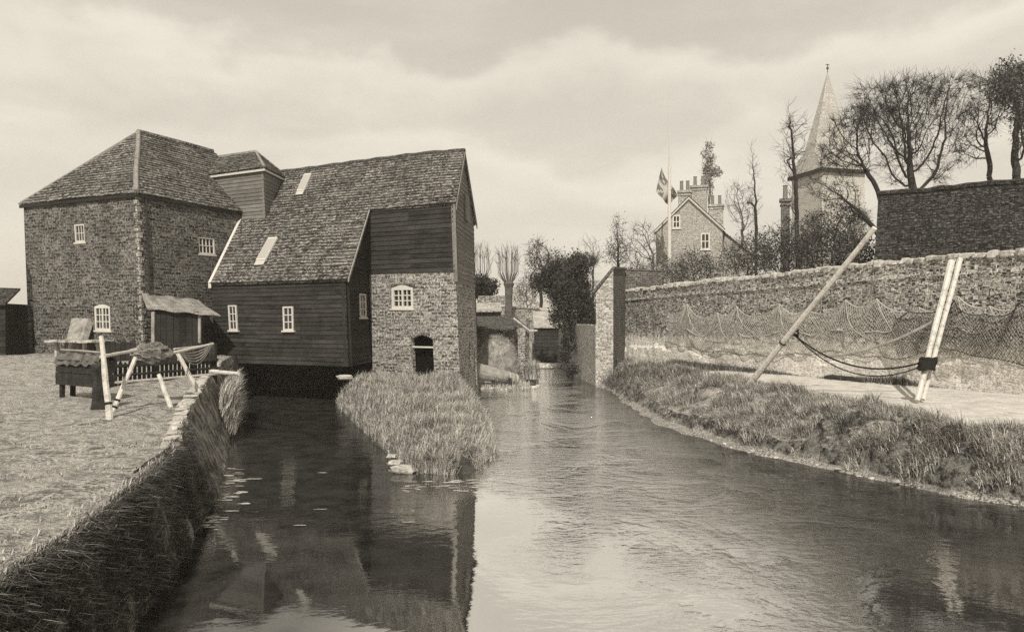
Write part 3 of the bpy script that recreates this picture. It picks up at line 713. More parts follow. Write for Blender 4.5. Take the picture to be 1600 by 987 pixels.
# brick of the gable end and its plinth
mb.holed(gp, gU, Z, [(0, -0.5), (gL, -0.5), (gL, zb_ + .002), (0, zb_ + .41)] if False else [(0, -0.5), (gL, -0.5), (gL, 4.75), (0, 4.75)], [archpoly(2.7, 3.15, 1.2, 2.3, 0.05), archpoly(4.0, 4.45, 0.3, 1.9, 0.05)], 0.2, gN)
mb.build('brick_base', M['brickpale'], mill)
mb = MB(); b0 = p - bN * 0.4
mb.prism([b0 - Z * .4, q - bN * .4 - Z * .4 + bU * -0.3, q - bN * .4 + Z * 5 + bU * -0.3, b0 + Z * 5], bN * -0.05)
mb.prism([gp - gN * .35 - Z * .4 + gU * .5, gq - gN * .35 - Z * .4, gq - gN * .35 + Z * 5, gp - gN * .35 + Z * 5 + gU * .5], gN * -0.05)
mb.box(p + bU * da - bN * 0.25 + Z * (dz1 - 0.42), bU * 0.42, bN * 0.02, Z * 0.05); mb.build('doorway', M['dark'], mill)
# arch bricks
for nm, ca, zz, hwid, rr in (('arch', wa, wz1 - .05, .55, .12), ('arch', da, dz1 - .02, .5, .16)):
    mb = MB(); n = 11
    for i in range(n):
        t = i / (n - 1); a_ = ca + hwid * 1.12 * (1 - 2 * t); zc = zz + rr * math.sin(math.pi * t) + 0.13
        mb.box(p + bU * a_ + Z * zc + bN * 0.012, bU * (hwid / n * 0.9), bN * 0.02, Z * 0.10)
    mb.build('arch', M['brickpale'], mill)
window(mill, p + bU * wa - bN * 0.12 + Z * (wz + 0.01), bU, bN, 1.06, wz1 - wz - 0.06, 4, 3, frame_w=0.11, depth=0.1, arch=0.1, casements=2, bar=0.04)
mb = MB(); mb.box(p + bU * (da) - bN * 0.1 + Z * (dz1 - 0.33), bU * 0.5, bN * 0.05, Z * 0.03); mb.build('door_rail', M['white'], mill)
# windows in the boarding
def wwin(px, py0, py1, o, Ud, N, w_, cols, rows):
    a, z0 = loc2(px, py1, o, Ud, N, LK); a, z1 = loc2(px, py0, o, Ud, N, LK)
    window(mill, o + Ud * a + N * 0.03 + Z * z0, Ud, N, w_, z1 - z0, cols, rows, frame_w=0.06, bar=0.035)
wwin(365, 477, 516, lp, lU, lN, 0.44, 2, 3); wwin(450.5, 478, 515, lp, lU, lN, 0.52, 2, 3)
rp_, rU = MP(4.25, CL, 0), (MP(4.25, CU, 0) - MP(4.25, CL, 0)).normalized(); rN = ngab
wwin(565, 460, 497, rp_, rU, rN, 0.8, 2, 3)
# underside, back wall and foundations round the race
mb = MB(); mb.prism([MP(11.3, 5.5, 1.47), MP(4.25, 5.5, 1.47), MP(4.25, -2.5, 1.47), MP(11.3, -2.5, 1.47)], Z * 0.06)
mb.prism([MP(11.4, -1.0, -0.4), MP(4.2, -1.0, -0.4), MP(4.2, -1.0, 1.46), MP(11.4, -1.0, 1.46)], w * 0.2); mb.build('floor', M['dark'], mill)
mb = MB(); mb.prism([MP(4.25, 4.9, -0.4), MP(4.25, 2.55, -0.4), MP(4.25, 2.55, 1.45), MP(4.25, 4.9, 1.45)], u * 0.35); mb.prism([MP(4.6, 2.5, -0.4), MP(4.6, -2.5, -0.4), MP(4.6, -2.5, 1.45), MP(4.6, 2.5, 1.45)], u * 0.3); mb.build('foundation', M['dark'], mill)  # floor and foundation coloured near-black to paint in the shade under the mill
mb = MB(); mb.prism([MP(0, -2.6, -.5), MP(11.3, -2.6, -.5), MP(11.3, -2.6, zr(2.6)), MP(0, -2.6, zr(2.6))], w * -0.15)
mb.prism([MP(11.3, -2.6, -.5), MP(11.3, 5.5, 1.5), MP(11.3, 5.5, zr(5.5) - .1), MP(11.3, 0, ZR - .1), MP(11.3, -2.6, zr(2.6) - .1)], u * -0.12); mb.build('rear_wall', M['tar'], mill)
# skylights
rN_ = r_n
def skyl(c1, c2, wpx):
    o = MP(0, 0, ZR); a_ = hit(*c1, o, rN_, LK); b_ = hit(*c2, o, rN_, LK); d = (a_ - b_); side = u.copy()
    mb = MB(); hw_ = wpx / 2
    q = [b_ - side * hw_, b_ + side * hw_, a_ + side * hw_, a_ - side * hw_]
    mb.prism([x + rN_ * 0.03 for x in q], rN_ * 0.07)
    f = mb.build('skylight', M['white'], mill)
    g_ = [x.lerp((a_ + b_) / 2, 0.14) for x in q]; m2 = MB(); m2.prism([x + rN_ * 0.102 for x in g_], rN_ * 0.01); m2.build('pane', M['skyglass'], f)
    m3 = MB(); m3.prism([b_ - side * hw_ + rN_ * .055, b_ + side * hw_ + rN_ * .055, b_ + side * hw_ - d.normalized() * 0.28 + rN_ * .06, b_ - side * hw_ - d.normalized() * 0.28 + rN_ * .06], rN_ * 0.015); m3.build('flashing', M['lead'], f)
skyl((483, 273), (471, 299), 0.42); skyl((428, 373), (409, 408), 0.5)
# hoist tower on the roof
KA, KB, KC, KD = 9.8, 13.6, 2.62, -0.7
lt_ = MB(); ze = 10.02
fp, fq = MP(KB, KC, 0), MP(KA, KC, 0); fU = (fq - fp).normalized(); fL = (fq - fp).length; fN = Vector((fU.y, -fU.x, 0)); fN = fN if fN.y < 0 else -fN
lt_.courses(fp, fU, Z, fN, [(0, 7.3), (fL, 7.3), (fL, ze), (0, ze)], 0.17, 0.03, 3, 0.005); lt_.prism([fp + Z * 7.3, fq + Z * 7.3, fq + Z * ze, fp + Z * ze], fN * -0.1)
sU = (MP(KA, KD, 0) - fq).normalized(); sL = (MP(KA, KD, 0) - fq).length
lt_.courses(fq, sU, Z, ngab, [(0, 7.3), (sL, 7.3), (sL, ze), (0, ze)], 0.17, 0.03, 3, 0.005); lt_.prism([fq + Z * 7.3, fq + sU * sL + Z * 7.3, fq + sU * sL + Z * ze, fq + Z * ze], ngab * -0.1)
tower = lt_.build('hoist_tower', M['grey'], mill)
mb = MB(); o_ = 0.14; za = 11.3; cm = (KC + KD) / 2
e1, e2, e3, e4 = MP(KA - o_, KC + o_, ze), MP(KA - o_, KD - o_, ze), MP(KB, KD - o_, ze), MP(KB, KC + o_, ze); t1, t2 = MP(KA + 1.35, cm, za), MP(KB, cm, za)
def slopequad(mb, pts, h=0.2, proud=0.04):
    """tile courses on a planar triangle or quad, pts start with the eave edge"""
    Ud = (pts[1] - pts[0]).normalized(); N = (pts[1] - pts[0]).cross(pts[-1] - pts[0]).normalized(); N = N if N.z > 0 else -N
    Vd = N.cross(Ud); Vd = Vd if Vd.z > 0 else -Vd
    pol = [((q - pts[0]).dot(Ud), (q - pts[0]).dot(Vd)) for q in pts]
    mb.courses(pts[0], Ud, Vd, N, pol, h, proud, 0.9, 0.012); mb.prism([q - N * .06 for q in pts], N * -0.05)
slopequad(mb, [e4, e1, t1, t2]); slopequad(mb, [e1, e2, t1]); slopequad(mb, [e2, e3, t2, t1])
tr = mb.build('tower_roof', M['tile'], tower)
mb = MB(); mb.tube([t1, e1 + Z * .03], 0.07, 5); mb.tube([t1, t2], 0.08, 5); mb.tube([t1, e2], 0.06, 5); mb.build('hip_tiles', M['hip'], tower)
mb = MB(); mb.prism([e4 - Z * .06, e1 - Z * .06, e1 - Z * .15, e4 - Z * .15], fN * -0.05); mb.prism([e1 - Z * .06, e2 - Z * .06, e2 - Z * .15, e1 - Z * .15], ngab * -0.05); mb.build('fascia', M['offwhite'], tower)

# ================================================================== BRICK MILL HOUSE
LB = 0.045; LEAN[0] = LB
C0 = Vector((-14.43, 30.0, 0)); ul = Vector((-0.913, 0.408, 0)).normalized(); ur = Vector((0.408, 0.913, 0)).normalized(); WL = 6.8; DL = 11.0; ZE = 8.28; ZA = 11.62
nl = -ur; nr = -ul
bm_ = thing('brick_mill_house', 'tall weathered brick mill house with hipped tile roof left of the boarded mill', 'building', tuple(C0 + Z * 1.6))
def l2(px, py): h = hit(px, py, C0, nl, LB); return (h - C0).dot(ul), h.z
def r2(px, py): h = hit(px, py, C0, nr, LB); return (h - C0).dot(ur), h.z
a1_, z1_ = l2(125, 379); a2_, z2_ = l2(125, 350); a3_, z3_ = l2(161, 516); a4_, z4_ = l2(161, 476); b1_, c1_ = r2(324, 398); b2_, c2_ = r2(324, 371)
mb = MB(); Cl = C0 + ul * 0
hA = [(a1_ - .31, z1_), (a1_ + .31, z1_), (a1_ + .31, z2_), (a1_ - .31, z2_)]; hB = archpoly(a3_ - 0.46, a3_ + 0.46, z3_, z4_ - .06, 0.1)
zc = 5.0
mb.holed(C0, ul, Z, [(0, 0.8), (WL - .38, 0.8), (WL - .38, zc), (WL - 0.02, zc + .75), (WL, ZE), (0, ZE)], [hA, hB], 0.15, nl)
hC = [(b1_ - .45, c1_), (b1_ + .45, c1_), (b1_ + .45, c2_), (b1_ - .45, c2_)]
mb.holed(C0, ur, Z, [(0, 0.8), (DL, 0.8), (DL, ZE), (0, ZE)], [hC], 0.15, nr)
B1 = C0 + ul * WL; B2 = C0 + ul * WL + ur * DL; B3 = C0 + ur * DL
mb.face(B1 + Z * .8, B2 + Z * .8, B2 + Z * ZE, B1 + Z * ZE); mb.face(B2 + Z * .8, B3 + Z * .8, B3 + Z * ZE, B2 + Z * ZE)
mb.build('wall', M['brick'], bm_)
mb = MB()
for i in range(26):     # corner quoins, paler bricks
    z = 1.8 + i * 0.25; l_ = 0.11 if i % 2 else 0.2
    mb.box(C0 + ul * (l_ / 2 - .02) + nl * 0.004 + Z * z, ul * (l_ / 2), nl * 0.02, Z * 0.11); mb.box(C0 + ur * ((.3 - l_) / 2 - .02) + nr * 0.004 + Z * z, ur * ((.3 - l_) / 2), nr * 0.02, Z * 0.11)
mb.build('quoins', M['brickpale'], bm_)
o_ = 0.12; ev = [C0 + nl * o_ + nr * o_, B1 + nl * o_ - nr * o_, B2 - nl * o_ - nr * o_, B3 - nl * o_ + nr * o_]; ev = [x + Z * (ZE - .12) for x in ev]
rA = C0 + ul * WL / 2 + ur * 3.1 + Z * ZA; rB = C0 + ul * WL / 2 + ur * 7.4 + Z * ZA
mb = MB(); slopequad(mb, [ev[0], ev[1], rA], 0.19); slopequad(mb, [ev[3], ev[0], rA, rB], 0.19); slopequad(mb, [ev[1], ev[2], rB, rA], 0.19); slopequad(mb, [ev[2], ev[3], rB], 0.19)
rf = mb.build('roof', M['tile'], bm_)
mb = MB(); mb.tube([rA.lerp(ev[0], t) + Z * (0.03 + .02 * math.sin(t * 40)) for t in np.linspace(0, 1, 16)], 0.10, 6); mb.tube([rA, rA.lerp(ev[1], 1)], 0.08, 5); mb.build('hip_tiles', M['hip'], rf)
mb = MB(); mb.tube([rA.lerp(rB, t) + Z * .02 for t in np.linspace(0, 1, 10)], 0.12, 6); mb.build('ridge_tiles', M['tile'], rf)
mb = MB()
for x, y, n_ in ((ev[0], ev[1], nl), (ev[0], ev[3], nr)): mb.prism([x - Z * .02, y - Z * .02, y - Z * .14, x - Z * .14], n_ * -0.06)
mb.build('eaves_board', M['tar'], rf)
window(bm_, C0 + ul * a1_ - nl * 0.08 + Z * (z1_ + .01), -ul, nl, .61, z2_ - z1_ - .02, 3, 2, frame_w=.07, bar=.03, mat='offwhite')
window(bm_, C0 + ul * a3_ - nl * 0.08 + Z * (z3_ + .01), -ul, nl, .9, z4_ - z3_ - .06, 4, 3, frame_w=.09, arch=.08, casements=2, bar=.035)
window(bm_, C0 + ur * b1_ - nr * 0.08 + Z * (c1_ + .01), ur, nr, .89, c2_ - c1_ - .02, 4, 2, frame_w=.06, bar=.035)
mb = MB(); mb.tube([C0 + nr * .06 + ur * .35 + Z * (ZE - .2), C0 + nr * .07 + ur * .35 + Z * 4.2, C0 + nr * .1 + ur * .5 + Z * 3.6], .04, 6); mb.build('drainpipe', M['iron'], bm_)
LEAN[0] = 0
# lean-to against the corner
lean = thing('lean_to_shed', 'low dark boarded lean-to with sagging pale roof between the brick house and the boarded mill', 'shed', (-12.6, 30.2, 1.7))
def Lp(p): return Vector((p.x - LB * (p.z - EYE), p.y, p.z))
A_ = Lp(C0 + ur * 0.02 + Z * 4.22); B_ = Lp(C0 + ur * 2.9 + Z * 4.05); Cc = U(344, 494, 30.3); D_ = U(231, 483, 29.2)
mb = MB(); nn = 14
for i in range(nn):
    for j in range(4):
        def q_(a, b_):
            t = A_.lerp(B_, a); s_ = D_.lerp(Cc, a); p = t.lerp(s_, b_); return p - Z * 0.07 * math.sin(math.pi * b_) + Z * 0.03 * math.sin(a * 17 + b_ * 5)
        a, b2 = i / nn, j / 4; mb.prism([q_(a, b2), q_(a + 1 / nn, b2), q_(a + 1 / nn, b2 + .25), q_(a, b2 + .25)], Z * 0.05)
mb.build('roof', M['heap'], lean)
f0, f1 = D_ + V2(0.12, 0.25, -0.03), D_.lerp(Cc, 0.66) + V2(0, .25, -0.03); f0 = V2(f0.x, f0.y); f1 = V2(f1.x, f1.y)
mb = MB(); Ud = (f1 - f0).normalized(); L = (f1 - f0).length; nb = int(L / 0.2)
for i in range(nb): mb.box(f0 + Ud * (i + .5) * L / nb + V2(0, random.uniform(-.012, .012)) + Z * 2.58, Ud * (L / nb * .47), V2(0, .02), Z * 0.98)
mb.build('boarding', M['tar'], lean)
mb = MB(); mb.box(f1 + Z * 2.5 + V2(.05, -.03), V2(.05, 0), V2(0, .05), Z * 1.0); mb.build('post', M['midwood'], lean); mb = MB(); mb.box(f0.lerp(f1, .0) + Z * 2.55 + V2(.0, -.06), V2(.06, 0), V2(0, .05), Z * 1.0); mb.build('post', M['midwood'], lean)
mb = MB(); mb.face(f1 + Z * 1.5, B_ - Z * 2.5, B_ - Z * .05, f1 + Z * 3.5); mb.build('side_wall', M['tar'], lean)

# ================================================================== TREES
def tubes_from(nodes, parent, rad, mb, thick=0.035):
    ch = {}
    for i, p in enumerate(parent):
        if p >= 0: ch.setdefault(p, []).append(i)
    for i, p in enumerate(parent):
        if p < 0: continue
        r0, r1 = rad[p], rad[i]
        sib = ch[p]
        if r0 > rad[i] * 1.6: r0 = rad[i] * 1.25
        mb.tube([nodes[p], nodes[i]], [r0, r1], 6 if r1 > 0.08 else (5 if r1 > thick else 3), cap=False)
def grow(trunk, attr, step=0.45, di=4.0, dk=0.6, tip=0.012, power=2.3, iters=140, twigs=2, tw_len=0.5, trunk_r=None, updir=0.12, jit=0.25):
    """space colonisation: limbs reach for points spread through the crown"""
    nodes = [Vector(trunk[0])]; parent = [-1]
    for a, b_ in zip(trunk, trunk[1:]):
        a, b_ = Vector(a), Vector(b_); n = max(1, int((b_ - a).length / step))
        for i in range(1, n + 1): nodes.append(a.lerp(b_, i / n) + Vector([random.gauss(0, .03) for _ in range(3)])); parent.append(len(nodes) - 2)
    A = np.array([tuple(p) for p in attr]); N_ = np.array([tuple(p) for p in nodes])
    d = np.linalg.norm(A[:, None] - N_[None], axis=2); near = d.argmin(1); nd = d.min(1)
    alive = np.ones(len(A), bool); R = rng
    for it in range(iters):
        act = alive & (nd < (di if it > 12 else 99))
        if not act.any(): break
        dirs = {}
        for i in np.nonzero(act)[0]:
            v = A[i] - N_[near[i]]; v = v / (np.linalg.norm(v) + 1e-9); dirs.setdefault(near[i], []).append(v)
        new = []; newp = []
        for k_, vs in dirs.items():
            v = np.sum(vs, 0); v = v / (np.linalg.norm(v) + 1e-9) + R.normal(0, jit, 3) * 0.6 + np.array([0, 0, updir]); v /= np.linalg.norm(v) + 1e-9
            new.append(N_[k_] + v * step); newp.append(k_)
        if not new: break
        new = np.array(new); base = len(nodes)
        for q, pp in zip(new, newp): nodes.append(Vector(q)); parent.append(int(pp))
        N_ = np.vstack([N_, new])
        d = np.linalg.norm(A[:, None] - new[None], axis=2); m_ = d.argmin(1); md = d.min(1)
        upd = md < nd; near[upd] = base + m_[upd]; nd[upd] = md[upd]
        alive &= nd > dk
        if len(nodes) > 11000: break
    n = len(nodes); rad = [0.0] * n; hasch = [0] * n
    for i in range(n - 1, -1, -1):
        r = (rad[i] ** (1 / power)) if rad[i] > 0 else tip
        r = max(r, tip); 
        if parent[i] >= 0: rad[parent[i]] += r ** power; hasch[parent[i]] += 1
        rad[i] = r
    if trunk_r:
        k_ = trunk_r / rad[0]; rad = [max(tip, r * (1 + (k_ - 1) * min(1, (r - tip) / (rad[0] - tip + 1e-6)) ** 0.6)) for r in rad]
    tips = [i for i in range(n) if hasch[i] == 0]
    mb = MB(); tubes_from(nodes, parent, rad, mb)
    tw = MB()
    for i in range(n):
        if rad[i] > tip * 2.2: continue
        for _ in range(twigs if hasch[i] == 0 else (1 if random.random() < 0.45 * twigs / 2 else 0)):
            b_ = nodes[i]; par = nodes[parent[i]] if parent[i] >= 0 else b_ - Z; dr = (b_ - par).normalized() if (b_ - par).length > 1e-6 else Z
            dr = (dr + Vector([random.gauss(0, .5) for _ in range(3)]) + Z * 0.15).normalized(); l = tw_len * random.uniform(.4, 1.2)
            m_ = b_ + dr * l * .5 + Vector([random.gauss(0, .04) for _ in range(3)]); tw.tube([b_, m_, m_ + (dr + Vector([random.gauss(0, .3) for _ in range(3)])) * l * .5], [tip * .8, tip * .6, tip * .35], 3, cap=False)
    return mb, tw, nodes, tips
def blob(ells, n, top=1.0):
    pts = []
    wts = [e[2] * e[3] for e in ells]
    for _ in range(n):
        px, py, rx, ry, D, dd = random.choices(ells, wts)[0]
        while True:
            a, b_, c = [random.uniform(-1, 1) for _ in range(3)]
            if a * a + b_ * b_ + c * c < 1: break
        pts.append(U(px + a * rx, py + b_ * ry, D + c * dd))
    return pts
def leaves(centres, n, spread, size, mat, name, root):
    C_ = np.array([tuple(p) for p in centres]); idx = rng.integers(0, len(C_), n); P = C_[idx] + rng.normal(0, spread, (n, 3))
    a = rng.normal(0, 1, (n, 3)); a /= np.linalg.norm(a, axis=1)[:, None]; b_ = np.cross(a, rng.normal(0, 1, (n, 3))); b_ /= np.linalg.norm(b_, axis=1)[:, None]
    s_ = size * rng.uniform(.5, 1.4, (n, 1)); v = np.stack([P - a * s_, P - b_ * s_ * .55, P + a * s_, P + b_ * s_ * .55], 1).reshape(-1, 3)
    mb = MB(); mb.v = [tuple(x) for x in v]; mb.f = [(i * 4, i * 4 + 1, i * 4 + 2, i * 4 + 3) for i in range(n)]
    return mb.build(name, mat, root)
def tree(name, label, trunk, ells, n, mat, group=None, leafs=None, cat='tree', **k):
    tr_ = [U(*t) if not isinstance(t, Vector) else t for t in trunk]
    mb, tw, nodes, tips = grow(tr_, blob(ells, n), **k)
    t = thing(name, label, cat, tuple(tr_[0]), group)
    mb.build('trunk', mat, t)
    if tw.v: tw.build('crown', mat if not leafs or len(leafs) < 5 else leafs[4], t)
    if leafs:
        m_, nl_, spr, sz = leafs[:4]; leaves([nodes[i] for i in range(len(nodes)) if i > len(nodes) * .25], nl_, spr, sz, m_, 'foliage', t)
    return t
GT = 'bare trees behind the dark barn roof'
tree('bare_tree', 'largest bare spreading tree with flat windswept top behind the middle of the barn', [U(1430, 420, 42), U(1431, 360, 42), U(1433, 345, 42)],
     [(1385, 175, 55, 36, 42, 2.6), (1440, 155, 60, 32, 42, 2.6), (1485, 145, 38, 26, 42, 2), (1400, 190, 60, 40, 42, 3), (1470, 185, 40, 30, 42, 2), (1355, 185, 25, 26, 42, 1.6), (1430, 240, 45, 30, 42, 2), (1420, 145, 80, 14, 42, 2.6), (1400, 280, 16, 16, 42, 1), (1468, 272, 16, 18, 42, 1), (1385, 250, 16, 18, 42, 1), (1490, 225, 16, 20, 42, 1)], 2900, M['bark'], GT, step=.34, dk=.36, di=3.2, trunk_r=.22, power=2.0, twigs=11, tip=.011, tw_len=.85, updir=.2)
tree('bare_tree', 'bare tree leaning left across the church spire at the barn corner', [U(1386, 420, 38), U(1380, 330, 38), U(1372, 300, 38)],
     [(1320, 225, 34, 44, 38, 2), (1300, 245, 26, 24, 38, 2), (1345, 185, 28, 24, 38, 2), (1330, 255, 34, 26, 38, 2), (1350, 220, 20, 40, 38, 1.5)], 1300, M['bark'], GT, step=.3, dk=.33, di=2.8, trunk_r=.11, power=2.05, twigs=10, tip=.010, tw_len=.6)
tree('bare_tree', 'low dark bare tree with drooping limbs in front of the church tower', [U(1382, 410, 34), U(1372, 366, 34), U(1358, 345, 34)],
     [(1305, 300, 44, 20, 34, 1.5), (1280, 288, 24, 14, 34, 1), (1325, 325, 26, 26, 34, 1.5)], 750, M['bark'], GT, step=.26, dk=.3, di=2.6, trunk_r=.10, power=2.05, twigs=7, tip=.009, tw_len=.4)
tree('bare_tree', 'second bare tree with crooked limbs behind the right part of the barn', [U(1553, 400, 44), U(1549, 300, 44), U(1546, 275, 44)],
     [(1530, 190, 34, 36, 44, 2), (1512, 225, 28, 32, 44, 2), (1560, 165, 30, 30, 44, 2), (1540, 130, 30, 16, 44, 2)], 1000, M['bark'], GT, step=.34, dk=.4, di=3.2, trunk_r=.14, power=2.05, twigs=10, tw_len=.85, tip=.011)
tree('ivy_clad_tree', 'dark ivy covered tree at the right edge of the photo', [U(1590, 400, 40), U(1588, 300, 40), U(1587, 240, 40)],
     [(1580, 125, 30, 28, 40, 2), (1598, 190, 20, 70, 40, 1.6), (1562, 145, 22, 24, 40, 1.5)], 800, M['bark'], GT, leafs=(M['pitchleaf'], 5500, .22, .07), step=.34, dk=.38, trunk_r=.2, tip=.011, power=2.05, twigs=3)
tree('poplar', 'tall slender bare tree with upswept twigs beside the spire', [U(1246, 430, 48), U(1244, 300, 48), U(1233, 172, 48)],
     [(1240, 290, 17, 60, 48, .8), (1238, 230, 18, 50, 48, .8), (1232, 190, 8, 26, 48, .4), (1254, 230, 10, 50, 48, .5), (1226, 260, 10, 40, 48, .5)], 560, M['bark'], 'slender bare trees behind the shrubs', step=.32, dk=.34, di=2.2, trunk_r=.13, twigs=3, tip=.011, updir=1.0, tw_len=.7)
tree('poplar', 'thinner slender bare tree between the house and the spire', [U(1182, 430, 50), U(1180, 300, 50), U(1174, 228, 50)],
     [(1178, 320, 13, 34, 50, .7), (1177, 275, 8, 30, 50, .5)], 240, M['bark'], 'slender bare trees behind the shrubs', step=.32, dk=.36, di=2.2, trunk_r=.10, twigs=3, tip=.011, updir=1.0, tw_len=.6)
tree('conifer', 'grey feathery evergreen rising behind the house chimneys', [U(1108, 420, 85), U(1109, 228, 85)],
     [(1109, 272, 14, 26, 85, 1), (1108, 248, 8, 26, 85, .6)], 260, M['barkmid'], None, leafs=(M['paleleaf'], 1500, .22, .13), step=.5, dk=.6, tip=.02, trunk_r=.12, twigs=4, tw_len=.8, updir=.8)
tree('background_tree', 'pale hazy bare tree right of the house roof', [U(1162, 420, 70), U(1160, 370, 70)],
     [(1150, 315, 18, 34, 70, 2), (1165, 340, 18, 24, 70, 1.5)], 420, M['barkmid'], None, step=.45, dk=.5, tip=.016, trunk_r=.12, twigs=4, tw_len=.8, power=2.1)
GH = 'bare trees far behind the sheds and the old wall'
tree('background_tree', 'bare tree left of the flagpole and house gable', [U(1022, 440, 58), U(1020, 415, 58)], [(1005, 378, 28, 30, 58, 2), (1028, 392, 26, 28, 58, 2)], 520, M['barkmid'], GH, step=.4, dk=.42, tip=.014, trunk_r=.12, twigs=4, tw_len=.7, power=2.1)
tree('background_tree', 'dense twiggy rounded tree just above the tall pier', [U(966, 450, 56), U(965, 425, 56)], [(966, 395, 20, 26, 56, 1.6), (966, 360, 9, 24, 56, .8)], 520, M['bark'], GH, step=.36, dk=.36, tip=.012, trunk_r=.12, twigs=6, tw_len=.6, leafs=(M['shrub'], 1500, .2, .05))
tree('background_tree', 'thin upright bare tree left of the rounded tree', [U(926, 470, 58), U(926, 430, 58)], [(926, 400, 16, 26, 58, 1)], 220, M['barkmid'], GH, step=.4, dk=.4, tip=.012, trunk_r=.08, twigs=4, tw_len=.8, updir=.9)
tree('background_tree', 'dark bushy tree above the far pale roof', [U(845, 480, 62), U(845, 440, 62)], [(842, 402, 22, 28, 62, 1.6), (868, 415, 28, 20, 62, 1.6)], 620, M['bark'], GH, step=.4, dk=.42, tip=.014, trunk_r=.14, twigs=5, tw_len=.8, leafs=(M['pitchleaf'], 1800, .28, .07))
def pollard(px, py_top, py_head, py_base, D, half, label, n=26):
    base = U(px, py_base, D); head = U(px, py_head, D); t = thing('pollard_willow', label, 'tree', tuple(base), 'pollard willows behind the sheds')
    mb = MB(); mb.tube([base, base.lerp(head, .5), head - Z * .3, head, head + Z * .2], [.32, .27, .3, .42, .2], 8); mb.build('trunk', M['barkmid'], t)
    mb = MB()
    for i in range(n):
        a = random.uniform(-1, 1); b_ = random.uniform(-.6, .6); tp = U(px + a * half, py_top + abs(a) * 14 + random.uniform(0, 18), D + b_)
        s_ = head + Vector((a * .35, b_ * .3, random.uniform(0, .15))); q = s_.lerp(tp, .35) + Vector((a * .35, 0, 0)); mb.tube([s_, q, tp], [.035, .025, .01], 4, cap=False)
        for _ in range(3):
            f_ = random.uniform(.3, .9); c = q.lerp(tp, f_); mb.tube([c, c + Vector((random.gauss(a * .2, .15), random.gauss(0, .1), random.uniform(.3, .8)))], [.014, .007], 3, cap=False)
    mb.build('crown', M['barkmid'], t)
pollard(795, 375, 443, 500, 58, 18, 'pollard willow with a fan of thin shoots behind the pale roofs', 34)
pollard(752, 372, 440, 500, 56, 13, 'pollard willow half hidden behind the mill gable', 22)
# ivy mass and shrubs
def shrub(name, label, ells, n, mat, leafs, root, cat='shrub', group=None, **k):
    return tree(name, label, root, ells, n, mat, group, leafs, cat, **k)
shrub('ivy_bush', 'big dark ivy covered bush hanging over the low pale quay wall', [(892, 465, 30, 48, 47, 2.2), (868, 425, 20, 18, 48, 1.4), (915, 490, 20, 30, 46, 1.4), (880, 505, 20, 20, 46, 1), (905, 415, 22, 16, 47, 1.4), (850, 440, 20, 12, 49, 1.2), (898, 530, 14, 20, 45, .5)], 1000, M['bark'], (M['ivy'], 24000, .22, .075), [U(900, 560, 47), U(895, 530, 47)], step=.35, dk=.42, tip=.011, trunk_r=.15, twigs=4, tw_len=.9)
shrub('ivy_bush', 'smaller dark bush beside the mill gable under the pollard', [(755, 450, 20, 16, 50, 1.2)], 120, M['bark'], (M['ivy'], 5000, .25, .09), [U(757, 500, 50), U(757, 475, 50)], step=.35, dk=.5, tip=.012, trunk_r=.1)
shrub('wall_creeper', 'leafy creeper trailing down the foot of the pale quay wall', [(884, 545, 6, 24, 45, .4), (892, 580, 8, 10, 43, .4)], 70, M['bark'], (M['ivy'], 2600, .14, .06), [U(888, 588, 44), U(887, 575, 44)], step=.25, dk=.3, tip=.008, trunk_r=.03)
GS = 'shrubs growing behind the old wall'
for i, (px, py, rx, ry, D, nm, mt, nleaf) in enumerate([
        (1165, 388, 34, 22, 42, 'dark straggly shrub right of the house behind the old wall', 'shrub', 2600), (1225, 378, 36, 28, 38, 'dark straggly shrub round the lone chimney', 'shrub', 3600),
        (1285, 378, 40, 28, 36, 'dark leafy shrub under the church tower', 'shrub', 4200), (1335, 385, 26, 22, 33, 'dark shrub against the corner of the barn', 'shrub', 3000),
        (1085, 405, 34, 12, 45, 'low shrub in front of the house', 'shrub', 2200), (1035, 415, 30, 12, 46, 'low shrub at the foot of the flagpole', 'paleleaf', 1500), (1300, 335, 46, 20, 44, 'tall thin scrub screening the church tower', 'shrub', 2600), (905, 440, 40, 16, 56, 'low twiggy scrub behind the ivy bush', 'shrub', 1800), (822, 440, 16, 14, 66, 'dark scrub behind the far pale roof', 'shrub', 1200), (990, 420, 22, 14, 50, 'twiggy hedge behind the tall pier', 'shrub', 1500)]):
    shrub('garden_shrub', nm, [(px + random.uniform(-12, 12), py + 14, rx * .9, ry + 14, D, 1.8), (px - rx * .6, py + 22, rx * .7, ry + 6, D, 1.6), (px + rx * .6, py + 20, rx * .7, ry + 8, D, 1.6), (px + random.uniform(-.5, .5) * rx, py - ry * .7, rx * .25, ry * .8, D, .6)], 620, M['bark'], (M[mt], nleaf, .2, .055), [U(px, py + ry + 70, D), U(px, py + ry + 45, D)], group=GS, step=.3, dk=.32, tip=.009, trunk_r=.05, power=2.1, twigs=5, tw_len=.65)

